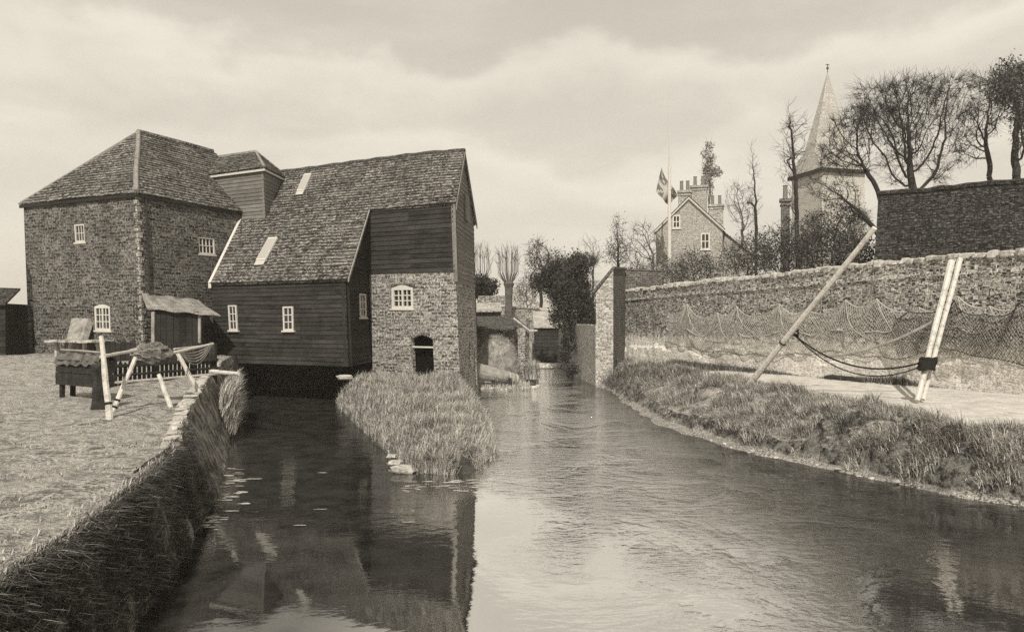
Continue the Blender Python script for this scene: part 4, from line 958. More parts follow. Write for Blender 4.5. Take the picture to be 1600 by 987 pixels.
# ================================================================== CHURCH
D = 78; cc = U(1312, 272, D); hw = 2.55; church = thing('church', 'pale church tower with tall shingled broach spire behind the bare trees', 'church', (cc.x, D, 3))
ang = math.radians(14); ax = Vector((math.cos(ang), math.sin(ang), 0)); ay = Vector((-math.sin(ang), math.cos(ang), 0)); cc = V2(cc.x, D + 3)
zE = 3.1 + 243 / F * (D); cor = [cc + ax * a * hw + ay * b_ * hw for a, b_ in ((-1, -1), (1, -1), (1, 1), (-1, 1))]
mb = MB()
mb.prism([c + Z * 3 for c in cor], Z * (zE - 3)); tw_ = mb.build('tower', M['churchstone'], church)
zt = 3.1 + 393 / F * (D + 3); apex = cc + Z * zt
mb = MB(); ecor = [cc + (c - cc) * 1.13 + Z * (zE - .05) for c in cor]; oct_ = []
for i in range(8):
    a = ang + math.radians(22.5 + 45 * i) - math.pi; oct_.append(cc + V2(math.cos(a), math.sin(a)) * hw * .93 + Z * (zE + 2.2))
mid = [cc + (o - cc - Z * (o.z)) * .47 + Z * (zE + 2.6 + (zt - zE - 2.6) * .5) for o in oct_]
for i in range(8): mb.face(oct_[i], oct_[(i + 1) % 8], mid[(i + 1) % 8], mid[i]); mb.face(mid[i], mid[(i + 1) % 8], apex)
oi = sorted(range(8), key=lambda i: 0)
for ci, c in enumerate(ecor):
    near2 = sorted(oct_, key=lambda o: (V2(o.x, o.y) - V2(c.x, c.y)).length)[:2]; mb.face(c, near2[0], near2[1])
    c2 = ecor[(ci + 1) % 4]; n2 = min(oct_, key=lambda o: (V2(o.x, o.y) - V2(c.x, c.y)).length + (V2(o.x, o.y) - V2(c2.x, c2.y)).length * .9); n3 = min(oct_, key=lambda o: (V2(o.x, o.y) - V2(c2.x, c2.y)).length + (V2(o.x, o.y) - V2(c.x, c.y)).length * .9)
    mb.face(c, c2, n3, n2)
mb.face(*ecor[::-1]); sp_ = mb.build('spire', M['shingle'], church)
mb = MB(); mb.tube([apex - Z * .3, apex + Z * .8], .04, 5); mb.box(apex + Z * .7, ax * .22, ay * .02, Z * .03); rock(mb, apex + Z * .35, V2(.14, 0), V2(0, .14), Z * .14, 2); mb.build('weathervane', M['iron'], sp_)
mb = MB()
for a, b_ in ((0, 1), (3, 0)): mb.prism([ecor[a] - Z * .02, ecor[b_] - Z * .02, ecor[b_] - Z * .3, ecor[a] - Z * .3], (cc - (ecor[a] + ecor[b_]) / 2).normalized() * Vector((1, 1, 0)).length * .1 * 1.0)
mb.build('eaves', M['darkwood'], sp_)

# ================================================================== BARN behind the wall on the right
b1, b2 = U(1365, 300, 31), U(1900, 250, 24.2); b2 = V2(17.9 + 4, 28 - 2.4); b1 = V2(b1.x, b1.y); Ud = (b2 - b1).normalized(); Lb = (b2 - b1).length; N = Vector((Ud.y, -Ud.x, 0)); N = N if N.y < 0 else -N
barn = thing('dark_barn', 'long dark tiled barn standing behind the old wall under the bare trees', 'building', (16, 30, 1.5))
zb1 = 3.1 + 205 / F * 31
rise = Vector((-N.x, -N.y, 0)) * .28 + Z; Lr = rise.length; rise.normalize()
O = b1 + Z * 5.1; mb = MB(); hgt = (zb1 - 5.1) / rise.z; NN = Ud.cross(rise); NN = NN if NN.y < 0 else -NN
mb.courses(O, Ud, rise, NN, [(0, 0), (Lb, 0), (Lb, hgt), (0, hgt)], .12, .015, .5, .012)
top0, top1 = O + rise * hgt, O + rise * hgt + Ud * Lb
mb.prism([O, O + Ud * Lb, top1, top0], -NN * .1); mb.face(top0, top1, top1 - N * 2 - Z * .6, top0 - N * 2 - Z * .6)
br_ = mb.build('roof', M['barntile'], barn)
mb = MB(); mb.tube([top0 + Ud * i * .45 + Z * (.02 + random.uniform(-.035, .05)) for i in range(int(Lb / .45))], .11, 6); mb.build('ridge', M['barntile'], br_)
mb = MB(); mb.prism([b1 + Z * 1.5, b1 + Ud * Lb + Z * 1.5, b1 + Ud * Lb + Z * 5.12, b1 + Z * 5.12], -N * 3.0); mb.prism([b1 + Z * 5.1, top0 - Z * .05, top0 - N * 2 - Z * .65, b1 - N * 3 + Z * 5.1], Ud * .1); mb.build('wall', M['tar'], barn)

# ================================================================== HOUSE
D = 60; e1h, e2h = U(1025, 362, 61), U(1129, 352, 59.6); e1h = V2(e1h.x, 61); e2h = V2(e2h.x, 59.6)
hU = (e2h - e1h).normalized(); hL = (e2h - e1h).length; hN = Vector((hU.y, -hU.x, 0)); hN = hN if hN.y < 0 else -hN; hB = -hN
house = thing('brick_house', 'two storey pale brick house with gable and chimneys beyond the old wall', 'house', tuple(e1h + Z * 3)); zeh = 3.1 + 148 / F * 60; zah = 3.1 + 196 / F * 60
mb = MB(); dep = 8.0; wa_ = loc2(1102, 377, e1h, hU, hN, 0); 
pts = [(0, 2.5), (hL, 2.5), (hL, zeh), (hL / 2, zah), (0, zeh)]
mb.prism([e1h + hU * a + Z * b_ for a, b_ in pts], hB * dep); mb.build('wall', M['housebrick'], house)
mb = MB()
for sgn in (0, 1):
    e = e1h + hU * (hL * sgn + (.2 if sgn else -.2)) + hN * .15 + Z * (zeh - .2); tpp = e1h + hU * hL / 2 + hN * .15 + Z * (zah + .1)
    q = [e, e + hB * (dep + .3), tpp + hB * (dep + .3), tpp]; mb.prism(q, Z * .09); 
rfh = mb.build('roof', M['barntile'], house)
mb = MB()
for sgn in (0, 1):
    e = e1h + hU * (hL * sgn + (.22 if sgn else -.22)) + hN * .17 + Z * (zeh - .22); tpp = e1h + hU * hL / 2 + hN * .17 + Z * (zah + .08); mb.prism([e, tpp, tpp - Z * .14, e - Z * .14], hN * .04)
mb.build('barge_board', M['offwhite'], rfh)
def chimney(c, w1, w2, z0, z1, pots, mat, parent, name='chimney'):
    mb = MB(); zm = (z0 + z1) / 2; mb.box(c + Z * zm, hU * w1, hB * w2, Z * (z1 - z0) / 2); mb.box(c + Z * (z1 + .06), hU * (w1 + .09), hB * (w2 + .09), Z * .09); mb.box(c + Z * (z1 - .22), hU * (w1 + .05), hB * (w2 + .05), Z * .05)
    o = mb.build(name, mat, parent)
    for i in range(pots):
        m_ = MB(); cp = c + hU * ((i - (pots - 1) / 2) * w1 * 1.0) + Z * (z1 + .15); m_.tube([cp, cp + Z * .12, cp + Z * .75, cp + Z * .8], [.17, .15, .13, .17], 8); m_.build('chimney_pot', M['pot'], o)
    return o
cz = lambda px, py, D: U(px, py, D)
c1 = U(1072, 300, 60.8); chimney(V2(c1.x, c1.y + .5), .48, .4, 11.0, 3.1 + 205 / F * 60.8, 2, M['housebrick'], rfh)
c1 = U(1095, 300, 62.5); chimney(V2(c1.x, c1.y + .6), .62, .55, 10.5, 3.1 + 213 / F * 62.5, 2, M['housebrick'], rfh)
c1 = U(1119, 325, 67); chimney(V2(c1.x, c1.y), .6, .4, 9, 3.1 + 182 / F * 67, 2, M['render'], rfh)
for px, py0, py1, ww in ((1102, 364, 390, .7), (1057, 336, 357, .62)):
    a, z0 = loc2(px, py1, e1h, hU, hN, 0); a, z1 = loc2(px, py0, e1h, hU, hN, 0); window(house, e1h + hU * a + hN * .01 + Z * z0, hU, hN, ww, z1 - z0, 2, 2, frame_w=.11, bar=.07)
# rear wing to the right
wg = thing('house_wing', 'dark roofed rear wing stepping down right of the pale brick house', 'house', (15.5, 64, 3)); o = e2h + hB * 2.2 + hU * -.1
mb = MB(); mb.prism([o + Z * 2.5, o + hU * 2.4 + Z * 2.5, o + hU * 2.4 + Z * 8.4, o + Z * 10.6], hB * 5); mb.build('wall', M['housebrick'], wg)
mb = MB(); mb.prism([o - hN * -.15 + Z * 10.75 - hU * .3, o - hN * -.15 + hU * 2.7 + Z * 8.2, o + hU * 2.7 + Z * 8.2 + hB * 5.2, o + Z * 10.75 + hB * 5.2 - hU * .3], Z * .12); mb.build('roof', M['barntile'], wg)
# lone chimney behind the shrubs
c1 = U(1227, 310, 46); t = thing('chimney_stack', 'lone narrow brick chimney stack rising from the shrubs beside the tall slender tree', 'chimney', (c1.x, 46, 3)); 
ho = chimney(V2(c1.x, 46), .24, .24, 3, 3.1 + 190 / F * 46, 1, M['brickdark'], t, 'stack')
# flagpole and flag
fb = U(1046, 425, 56); ft = thing('flagpole', 'tall white flagpole in front of the brick house', 'flagpole', (fb.x, 56, 3)); zt1 = 3.1 + 245 / F * 56
mb = MB(); mb.tube([V2(fb.x, 56, 3), V2(fb.x, 56, zt1)], [.16, .11], 8); mb.build('lower_mast', M['white'], ft)
mb = MB(); mb.tube([V2(fb.x - .02, 56, zt1 - .6), V2(fb.x, 56, 3.1 + 360 / F * 56)], [.06, .03], 6); mb.build('topmast', M['offwhite'], ft)
mb = MB(); m2 = MB(); nx, ny = 16, 10
def fl(a, b_):   # hanging drooped flag, rectangle slanting down
    p0 = U(1035, 260, 56); p1 = U(1061, 304, 56); p2 = U(1027, 298, 56); p3 = U(1048, 318, 56)
    p = (p0.lerp(p1, a)).lerp(p2.lerp(p3, a), b_); return p + V2(0, .25 * math.sin(a * 7 + b_ * 2), -.2 * math.sin(a * math.pi)) + V2(0, .3)
for i in range(nx):
    for j in range(ny):
        q = [fl(i / nx, j / ny), fl((i + 1) / nx, j / ny), fl((i + 1) / nx, (j + 1) / ny), fl(i / nx, (j + 1) / ny)]
        aa, bb = (i + .5) / nx, (j + .5) / ny
        cross = abs(aa - .5) < .10 or abs(bb - .5) < .13 or abs(abs(aa - .5) - abs(bb - .5)) < .06
        (m2 if not cross else mb).face(*q)
flag = thing('flag', 'small drooping flag with crossed stripes flying at half height on the flagpole', 'flag', tuple(fl(0, 0)))
mb.build('stripes', M['cloth'], flag); o_f = m2.build('field', M['clothdark'], flag); o_f['kind'] = 'stuff'

# ================================================================== SHEDS UP THE STREAM
# far pale roof
t = thing('far_barn', 'far pale tiled roof behind the stepped yard wall', 'building', (3, 76, 2)); mb = MB(); q = [U(793, 487, 74), U(866, 489, 74), U(863, 446, 78), U(798, 450, 78)]
mb.courses(q[0], (q[1] - q[0]).normalized(), (q[3] - q[0]).normalized(), V2(0, -.8, .6), [(0, 0), (4.5, 0), (4.3, 4.6), (.2, 4.6)], .3, .05, .6, .02); mb.prism(q, V2(0, .1, -.1)); mb.build('roof', M['tilepale'], t)
mb = MB(); mb.prism([U(794, 486, 74.2) - Z * 4.0, U(865, 488, 74.2) - Z * 4.0, U(865, 488, 74.2), U(794, 486, 74.2)], V2(0, 6)); mb.build('wall', M['brickpale'], t)
mb = MB(); DW = 60; pp = [(770, 480), (806, 481), (842, 484), (856, 493), (880, 492)]; top = [U(a, b_, DW) for a, b_ in pp]
mb.prism([V2(top[0].x, DW, 1)] + [V2(top[-1].x, DW, 1)] + top[::-1], V2(0, .4)); 
for a, b_ in zip(top, top[1:]): mb.prism([a + V2(0, -.06, 0.002), b_ + V2(0, -.06, 0.002), b_ + V2(0, -.06, .12), a + V2(0, -.06, .12)], V2(0, .5))
tag(mb.build('yard_wall', M['brickpale']), 'mottled brick yard wall with stepped top below the far pale roof', 'wall')
t = thing('tarred_shed', 'dark tarred boathouse front closing the end of the stream', 'shed', (2.5, 55.6, 0)); a, b_ = U(836, 513, 55.5), U(878, 513, 55.5)
mb = MB(); mb.courses(V2(a.x, 55.5), V2(1, 0), Z, V2(0, -1), [(0, .1), (b_.x - a.x, .1), (b_.x - a.x, 2.72), (0, 2.72)], .25, .03, 2, .01); mb.prism([V2(a.x, 55.5, 0), V2(b_.x, 55.5, 0), V2(b_.x, 55.5, 2.75), V2(a.x, 55.5, 2.75)], V2(0, 2)); mb.build('boarding', M['tar2'], t)
mb = MB(); mb.prism([V2(a.x - .1, 55.3, 2.76), V2(b_.x + .1, 55.3, 2.76), V2(b_.x + .1, 58.8, 3.9), V2(a.x - .1, 58.8, 3.9)], Z * .12); mb.build('roof', M['tilepale'], t)
mb = MB(); c = U(855, 570, 53.6); mb.prism([V2(a.x + .2, 53.2, .02), V2(3.5, 53.2, .02), V2(3.5, 53.2, .34), V2(a.x + .2, 53.2, .34)], V2(0, .5)); tag(mb.build('plank', M['white']), 'white painted plank across the head of the stream', 'plank')
# open shed with tiled lean-to roof
os_ = thing('open_shed', 'open shed with sagging tiled roof on brick posts beside the stream', 'shed', (-1, 42, 0.3))
mb = MB(); q = [U(738, 513, 40.6), U(828, 515, 41.5), U(802, 494, 45), U(738, 498, 45)]
Ud = (q[1] - q[0]).normalized(); Vd = ((q[3] + q[2]) / 2 - (q[0] + q[1]) / 2).normalized(); NN = Ud.cross(Vd); NN = NN if NN.z > 0 else -NN
for i in range(12):
    for j in range(6):
        f_ = lambda a, b_: q[0].lerp(q[1], a).lerp(q[3].lerp(q[2], a), b_) + Z * .05 * math.sin(a * 9 + b_ * 6)
        mb.prism([f_(i / 12, j / 6), f_((i + 1) / 12, j / 6), f_((i + 1) / 12, (j + 1) / 6), f_(i / 12, (j + 1) / 6)], Z * random.uniform(.06, .12))
mb.build('roof', M['tiledark'], os_)
mb = MB(); s1_, s2_ = U(802, 497, 40.8), U(828, 517, 40.8); mb.tube([s1_, s2_ + V2(0, 0, 0)], .07, 5); mb.tube([s2_, s2_ + V2(.4, 0, .02)], .06, 5); mb.build('verge', M['stone'], os_)
for px, wd_, z0 in ((815, .2, .1), (823, .14, .1)):
    mb = MB(); c = U(px, 540, 41); mb.box(V2(c.x, 41 + (px - 815) * .04, 1.45), V2(wd_, 0), V2(0, .2), Z * 1.4); mb.build('post', M['brickpale'] if px == 815 else M['brickdark'], os_)
mb = MB(); mb.prism([V2(-2.2, 45.5, 0), V2(1.2, 45.5, 0), V2(1.2, 45.5, 3.3), V2(-2.2, 45.5, 3.3)], V2(0, .3)); mb.build('rear_wall', M['stonedark'], os_)
mb = MB(); hc_ = V2(-.75, 41.2, .1); nu_, nv_ = 26, 12
for a in range(nv_ + 1):
    th = .5 * math.pi * a / nv_
    for b_ in range(nu_):
        ph = 2 * math.pi * b_ / nu_; d = Vector((math.sin(th) * math.cos(ph), math.sin(th) * math.sin(ph), math.cos(th) ** .8)); r = 1 + .12 * noise.noise(d * 2.5) + .06 * noise.noise(d * 8)
        mb.v.append((hc_.x + d.x * 1.3 * r, hc_.y + d.y * 1.2 * r, hc_.z + d.z * 2.2 * r))
for a in range(nv_):
    for b_ in range(nu_): p_ = a * nu_ + b_; q_4 = a * nu_ + (b_ + 1) % nu_; mb.f.append((p_, p_ + nu_, q_4 + nu_, q_4))
hv = [v for v in mb.v]
Pq = [random.choice(hv) for _ in range(5000)]; Pq = [(x + random.gauss(0, .07), y + random.gauss(0, .05), z + random.gauss(0, .06)) for x, y, z in Pq]
grass('loose_straw', Pq, [random.uniform(.08, .22) for _ in Pq], M['drygrass'], .007, 1.6, (0, -.5, -.6), 'loose pale straw sticking out of the rounded heap')
tag(mb.build('straw_heap', M['heap'], smooth=True), 'pale rounded heap sheltered under the open shed roof', 'heap')
# pale low roof and parapet against the mill
t = thing('low_outhouse', 'small outhouse with pale slab roof between the mill gable and the pollard', 'outhouse', (-2, 48, 1)); a, b_ = U(738, 487, 47), U(782, 487, 47)
mb = MB(); mb.prism([V2(a.x, 47, .8), V2(b_.x, 47, .8), V2(b_.x, 47, 3.8), V2(a.x, 47, 3.8)], V2(0, 2.5)); mb.build('wall', M['brickdark'], t)
mb = MB(); mb.prism([U(736, 488, 46.7), U(784, 486, 46.7), U(783, 474, 48.6), U(738, 476, 48.6)], Z * .08); mb.build('roof', M['render'], t)
mb = MB(); mb.box(U(768, 469, 49), V2(.85, 0), V2(0, .3), Z * .28); mb.build('chimney', M['brickpale'], t)
mb = MB(); mb.box(U(829, 590, 39), V2(.3, 0), V2(0, .25), Z * .55); mb.box(U(829, 574, 39) + Z * .02, V2(.34, 0), V2(0, .29), Z * .07); tag(mb.build('brick_stump', M['brickdark']), 'short broken brick pillar standing at the water beside the log', 'pillar')
P3 = []; H3 = []
for _ in range(1500):
    P3.append((1.05 + random.gauss(0, .15), 39.6 + random.gauss(0, .5), .3)); H3.append(random.uniform(.4, 1.1))
for _ in range(2500):
    D_r = random.uniform(36, 40); P3.append((random.uniform(-1.6, .9), D_r, 0.02)); H3.append(random.uniform(.1, .3))
grass('weed_clump', P3, H3, M['bankgrass'], .012, .6, (0, 0, 0), 'weeds growing round the broken brick pillar and muddy shore')
# tapered log with iron bands
lg = thing('banded_log', 'tapered wooden log with iron bands at its end lying beside the mill gable', 'log', (-1.2, 37, .7)); p0, p1 = U(735, 577, 36.2), U(806, 593, 37.6)
mb = MB(); mb.tube([p0, p0.lerp(p1, .5), p1], [.40, .36, .27], 14); mb.build('trunk', M['midwood'], lg, smooth=False)
for f_ in (.80, .88, .97):
    mb = MB(); c = p0.lerp(p1, f_); d_ = (p1 - p0).normalized(); r = .4 + (.27 - .4) * f_ + .03; mb.tube([c - d_ * .03, c + d_ * .03], [r, r], 14); mb.build('band', M['stone'], lg)
mb = MB()
for x_ in (-.9, -.1): mb = MB(); mb.box(V2(x_, 37, .22), V2(.08, 0), V2(0, .4), Z * .25); mb.build('bearer', M['darkwood'], lg)
# muddy stony shore and scattered stones
mb = MB()
for i in range(60): rock(mb, V2(random.uniform(-1.8, 1.3), random.uniform(36, 39.5), random.uniform(-.02, .05)), V2(random.uniform(.06, .2), 0), V2(0, random.uniform(.06, .2)), Z * random.uniform(.03, .09), i)
tag(mb.build('shore_stones', M['stone']), 'loose pale stones on the muddy shore below the sheds', 'stones', kind='stuff')

# ================================================================== LEFT BANK THINGS
def pole(name, p0, p1, r0, r1, mat, label, cat='pole', group=None, bands=()):
    t = thing(name, label, cat, tuple(p0), group); mb = MB(); d = p1 - p0; n = 9
    mb.tube([p0.lerp(p1, i / n) + Vector((math.sin(i * 1.1) * .005, 0, 0)) for i in range(n + 1)], [(r0 + (r1 - r0) * i / n) * random.uniform(.92, 1.1) for i in range(n + 1)], 8); mb.build('shaft', mat, t)
    for f_ in bands:
        m_ = MB(); c = p0.lerp(p1, f_); m_.tube([c - d.normalized() * .02, c + d.normalized() * .02], (r0 + (r1 - r0) * f_) * 1.25, 8); m_.build('lashing', M['rope'], t)
    return t
GP = 'pale props and poles of the net rack on the left bank'
pole('prop', U(172, 660, 13.7), U(158, 525, 13.9), .062, .042, M['palewood'], 'tallest pale upright pole beside the black stump', 'pole', GP, (.22,))
pole('prop', U(175, 645, 14.7), U(212, 558, 15.2), .05, .038, M['palewood'], 'pale prop leaning right away from the tallest pole', 'pole', GP, (.1, .22))
pole('prop', U(267, 637, 15.7), U(248, 585, 15.9), .048, .042, M['palewood'], 'short pale prop standing alone under the net bundle', 'pole', GP)
pole('prop', U(312, 614, 18.3), U(277, 551, 18.2), .06, .045, M['palewood'], 'pale prop leaning left near the corner of the quay', 'pole', GP)
pole('rail', U(158, 557, 14.2), U(213, 547, 15.6), .035, .03, M['palewood'], 'thin pale rail from the tallest pole to the net bundle', 'pole', GP)
pole('rail', U(262, 553, 17), U(333, 537, 19), .04, .03, M['palewood'], 'pale rail with trailing cords right of the net bundle', 'pole', GP)
pole('rail', U(272, 545, 17.6), U(329, 539, 19.3), .02, .018, M['palewood'], 'thin upper rod crossing the rail right of the net bundle', 'pole', GP)
pole('spar', U(330, 580, 21.5), U(373, 584, 20.5), .06, .05, M['palewood'], 'short pale spar sticking out over the dark race', 'pole', GP)
mb = MB()
for i in range(5):
    a, b_ = U(272 + i * 2, 548, 17.6), U(332, 538, 19); mb.tube([a.lerp(b_, t) - Z * (.12 + .07 * i) * math.sin(math.pi * t) for t in np.linspace(0, 1, 9)], .010, 4)
tag(mb.build('cords', M['ropepale']), 'pale cords sagging below the rail at the quay corner', 'rope')
# net bundle
mb = MB(); c = U(238, 553, 16.6)
i0 = 0; nu, nv = 22, 14
for a in range(nv + 1):
    th = math.pi * a / nv
    for b_ in range(nu):
        ph = 2 * math.pi * b_ / nu; d = Vector((math.sin(th) * math.cos(ph), math.sin(th) * math.sin(ph), math.cos(th))); r = 1 + .35 * noise.noise(d * 2.2 + Vector((4, 1, 0))) + .15 * noise.noise(d * 6)
        mb.v.append(tuple(c + Vector((d.x * .42, d.y * .28, d.z * .23)) * r))
for a in range(nv):
    for b_ in range(nu):
        p_ = a * nu + b_; q_2 = a * nu + (b_ + 1) % nu; mb.f.append((p_, p_ + nu, q_2 + nu, q_2))
nb_ = thing('net_bundle', 'dark bundled fishing net slung over the rails of the rack', 'net', tuple(c)); mb.build('net', M['netbrown'], nb_)
mb = MB()
for i in range(16):
    ph = random.uniform(0, 6.28); pts = []
    for t in np.linspace(0, 1, 14):
        a_ = ph + t * random.uniform(2, 2.4); th = .4 + 1.2 * t + .5 * math.sin(i + t * 4); d = Vector((math.sin(th) * math.cos(a_), math.sin(th) * math.sin(a_), math.cos(th))); r = 1.04 + .35 * noise.noise(d * 2.2 + Vector((4, 1, 0))) + .15 * noise.noise(d * 6)
        pts.append(c + Vector((d.x * .43, d.y * .29, d.z * .24)) * r)
    mb.tube(pts, .0045, 3)
mb.build('cord', M['ropepale'], nb_)
# dark tank on legs
tk = thing('tarred_chest', 'dark plank chest under a rumpled net cover standing on legs beside the stump', 'chest', tuple(U(115, 615, 17.2)))
pA, pB = U(88, 598, 17.2), U(153, 596, 16.2); Ud = V2(pB.x - pA.x, pB.y - pA.y).normalized(); L = V2(pB.x - pA.x, pB.y - pA.y).length; N_2 = Vector((-Ud.y, Ud.x, 0)); o = V2(pA.x, pA.y)
prof = [(0.04, 1.74), (-.05, 1.9), (-.02, 2.15), (0.03, 2.34), (.12, 2.42), (.3, 2.41), (.38, 2.2), (.36, 1.74)]
mb = MB()
for r in range(4):
    for side in (0.0, .36):
        z_ = 1.80 + r * .145 + random.uniform(-.01, .01); ov = random.uniform(-.05, .06)
        mb.box(o + Ud * (L / 2 + ov) + N_2 * (side + random.uniform(-.012, .012)) + Z * z_, Ud * (L / 2), N_2 * .018, Z * .066)
for x_ in (0.05, L - .05):
    for r in range(4): mb.box(o + Ud * x_ + N_2 * .18 + Z * (1.80 + r * .145), Ud * .018, N_2 * .17, Z * .064)
mb.build('planking', M['darkwood'], tk)
mb = MB(); nA, nB = 18, 8
for i in range(nA + 1):
    for j in range(nB + 1):
        a_, b__ = i / nA, j / nB; z_ = 2.42 + .10 * noise.noise(Vector((a_ * 5, b__ * 3, 1))) + .03 * noise.noise(Vector((a_ * 17, b__ * 9, 4)))
        dr = max(0, .2 - b__) * 1.1 + max(0, b__ - .85) * .8
        mb.v.append(tuple(o + Ud * (L * (a_ * 1.04 - .02)) + N_2 * (-.05 + .47 * b__) + Z * (z_ - dr + .02 * math.sin(a_ * 31) * (dr > 0))))
for i in range(nA):
    for j in range(nB): a_ = i * (nB + 1) + j; mb.f.append((a_, a_ + 1, a_ + nB + 2, a_ + nB + 1))
mb.build('cover', M['netbrown'], tk)
mb = MB(); mb.tube([o + Ud * -.1 + N_2 * .15 + Z * 2.5, o + Ud * (L * .5) + N_2 * .1 + Z * 2.5, o + Ud * (L + .1) + N_2 * .05 + Z * 2.48], .025, 5); mb.build('spar', M['midwood'], tk)
for a_, b__ in ((.14, .06), (.12, .3), (L - .2, .06), (L - .2, .3)):
    mb = MB(); mb.box(o + Ud * a_ + N_2 * b__ + Z * 1.62, Ud * .05, N_2 * .04, Z * .24); mb.build('leg', M['darkwood'], tk)
# black stump
mb = MB(); sb = U(155, 644, 15.1); n = 9; rr = [random.uniform(.8, 1.2) for _ in range(n)]
for lv, (z, r) in enumerate(((-.05, .20), (.25, .15), (.6, .14), (.95, .16))):
    for q_3 in range(n): a_ = 6.283 * q_3 / n; mb.v.append((sb.x + math.cos(a_) * r * rr[q_3], sb.y + math.sin(a_) * r * rr[q_3], sb.z + z + (random.uniform(-.1, .1) if lv == 3 else 0)))
for lv in range(3):
    for q_3 in range(n): mb.f.append((lv * n + q_3, lv * n + (q_3 + 1) % n, (lv + 1) * n + (q_3 + 1) % n, (lv + 1) * n + q_3))
mb.f.append(tuple(3 * n + i for i in range(n))); tag(mb.build('stump', M['darkwood']), 'black weathered wooden stump at the foot of the tallest pole', 'stump')
# picket fence
fe = thing('picket_fence', 'low dark picket fence with gaps between the rack and the mill', 'fence', tuple(U(240, 600, 20.5))); fA, fB = G(160, 604, 1.5), G(338, 588, 1.52); fA = V2(fA.x, fA.y); fB = V2(fB.x, fB.y); Ud = (fB - fA).normalized(); L = (fB - fA).length; Nf = Vector((Ud.y, -Ud.x, 0))
npk = 26
for i in range(npk):
    t = (i + .5) / npk; a = fA.lerp(fB, t); hh = random.uniform(.58, .66) + (.12 if i > 19 else 0)
    mb = MB(); mb.prism([a + Ud * x_ + Z * z_ for x_, z_ in ((-.045, 1.5), (.045, 1.5), (.045, 1.5 + hh - .06), (0, 1.5 + hh), (-.045, 1.5 + hh - .06))], Nf * .025); mb.build('picket', M['darkwood'], fe)
for z_, m_, r_ in ((1.58, 'palewood', .035), (1.76, 'darkwood', .035), (2.0, 'darkwood', .05)):
    mb = MB(); mb.tube([fA + Z * z_ + Nf * .05, fB + Z * (z_ + .02) + Nf * .05], r_, 5); mb.build('rail', M[m_], fe)
for t in (0, .45, .8, 1):
    mb = MB(); mb.box(fA.lerp(fB, t) + Z * 1.9 - Nf * .07, Ud * .05, Nf * .05, Z * (.5 if t < 1 else .62)); mb.build('post', M['darkwood'], fe)
# boarding behind the fence, by the lean-to
mb = MB(); a, b_ = V2(-14.7, 27.6), V2(-10.3, 26.8)
for i in range(22):
    if i in (7, 15): continue
    c = a.lerp(b_, i / 22); mb.box(c + Z * (2.0 + random.uniform(-.05, .05)), V2(.085, 0), V2(0, .02), Z * .42)
mb.box((a + b_) / 2 + Z * 2.2 + V2(0, .06), (b_ - a) / 2, V2(0, .03), Z * .05); tag(mb.build('board_fence', M['tar']), 'dark close boarded fence in front of the lean-to shed', 'fence')
# pale pile under the arched window
mb = MB()
c = Lp(C0 + ul * 2.2 + nl * 1.2)
for i in range(11): mb.box(c + ul * (-1.2 + .25 * i) + Z * (2.42 + random.uniform(-.03, .03)) + nl * random.uniform(-.1, .1), ul * .18, nl * .45, Z * .04)
for i in range(4): mb.box(c + ul * (-1.1 + .8 * i) + Z * 2.1, ul * .06, nl * .06, Z * .3)
tag(mb.build('workbench', M['stone']), 'rough pale bench of planks under the arched brick house window', 'bench')
mb = MB(); c = Lp(C0 + ul * 3.0 + Z * 1.7); p_ = [U(99, 548, 30.4), U(122, 548, 29.9), U(138, 497, 31.1), U(112, 497, 31.6)]
mb.prism(p_, V2(.12, .25, 0)); tag(mb.build('leaning_slab', M['heap']), 'pale board leaning on the brick house left of the arched window', 'board')
# neighbours at the left edge
t = thing('dark_shed', 'dark boarded shed cut by the left edge of the photo', 'shed', (-21.5, 31, 1.7)); mb = MB(); a = U(9, 500, 31)
mb.courses(V2(a.x - 4, 31), V2(1, 0), Z, V2(0, -1), [(0, 1.5), (4, 1.5), (4, 3.9), (0, 3.9)], .22, .03, 2, .01); mb.prism([V2(a.x - 4, 31, 1.5), V2(a.x, 31, 1.5), V2(a.x, 31, 3.9), V2(a.x - 4, 31, 3.9)], V2(-.5, 3)); mb.build('wall', M['tar'], t)
mb = MB(); mb.prism([V2(a.x - 4.2, 30.8, 3.9), V2(a.x + .12, 30.8, 3.82), V2(a.x - .3, 32.4, 4.5), V2(a.x - 4.2, 32.4, 4.6)], Z * .08); mb.build('roof', M['barntile'], t)
t = thing('distant_shed', 'small distant shed with low roof between the dark shed and the brick house', 'shed', (-38, 60, 1.7)); mb = MB(); a, b_ = U(12, 510, 60), U(44, 510, 60)
mb.prism([V2(a.x, 60, 1.3), V2(b_.x, 60, 1.3), V2(b_.x, 60, 2.6), V2(a.x, 60, 2.6)], V2(0, 3)); mb.build('wall', M['darkwood'], t); mb = MB(); mb.prism([V2(a.x - .2, 59.8, 2.55), V2(b_.x + .2, 59.8, 2.55), V2(b_.x, 61.5, 3.1), V2(a.x, 61.5, 3.1)], Z * .08); mb.build('roof', M['tiledark'], t)
t = thing('beached_boat', 'pale hull of a boat lying beyond the corner of the brick house', 'boat', (-27, 42, 1.8)); mb = MB(); c0 = U(30, 545, 42)
ns_ = 12
for i in range(ns_ + 1):
    t_ = i / ns_; x_ = (t_ - .5) * 3.4; wd_ = .7 * math.sin(math.pi * min(1, t_ * 1.15 + .02)) ** .6 if t_ < .87 else .7 * math.sin(math.pi * min(1, t_ * 1.15 + .02)) ** .6 if t_ * 1.15 + .02 < 1 else .02
    for y_, z_ in ((-1, 1), (-.8, .35), (0, 0), (.8, .35), (1, 1)): mb.v.append((c0.x + x_, 42 + y_ * wd_, 1.75 + z_ * .75 + .35 * (t_ - .4) ** 2))
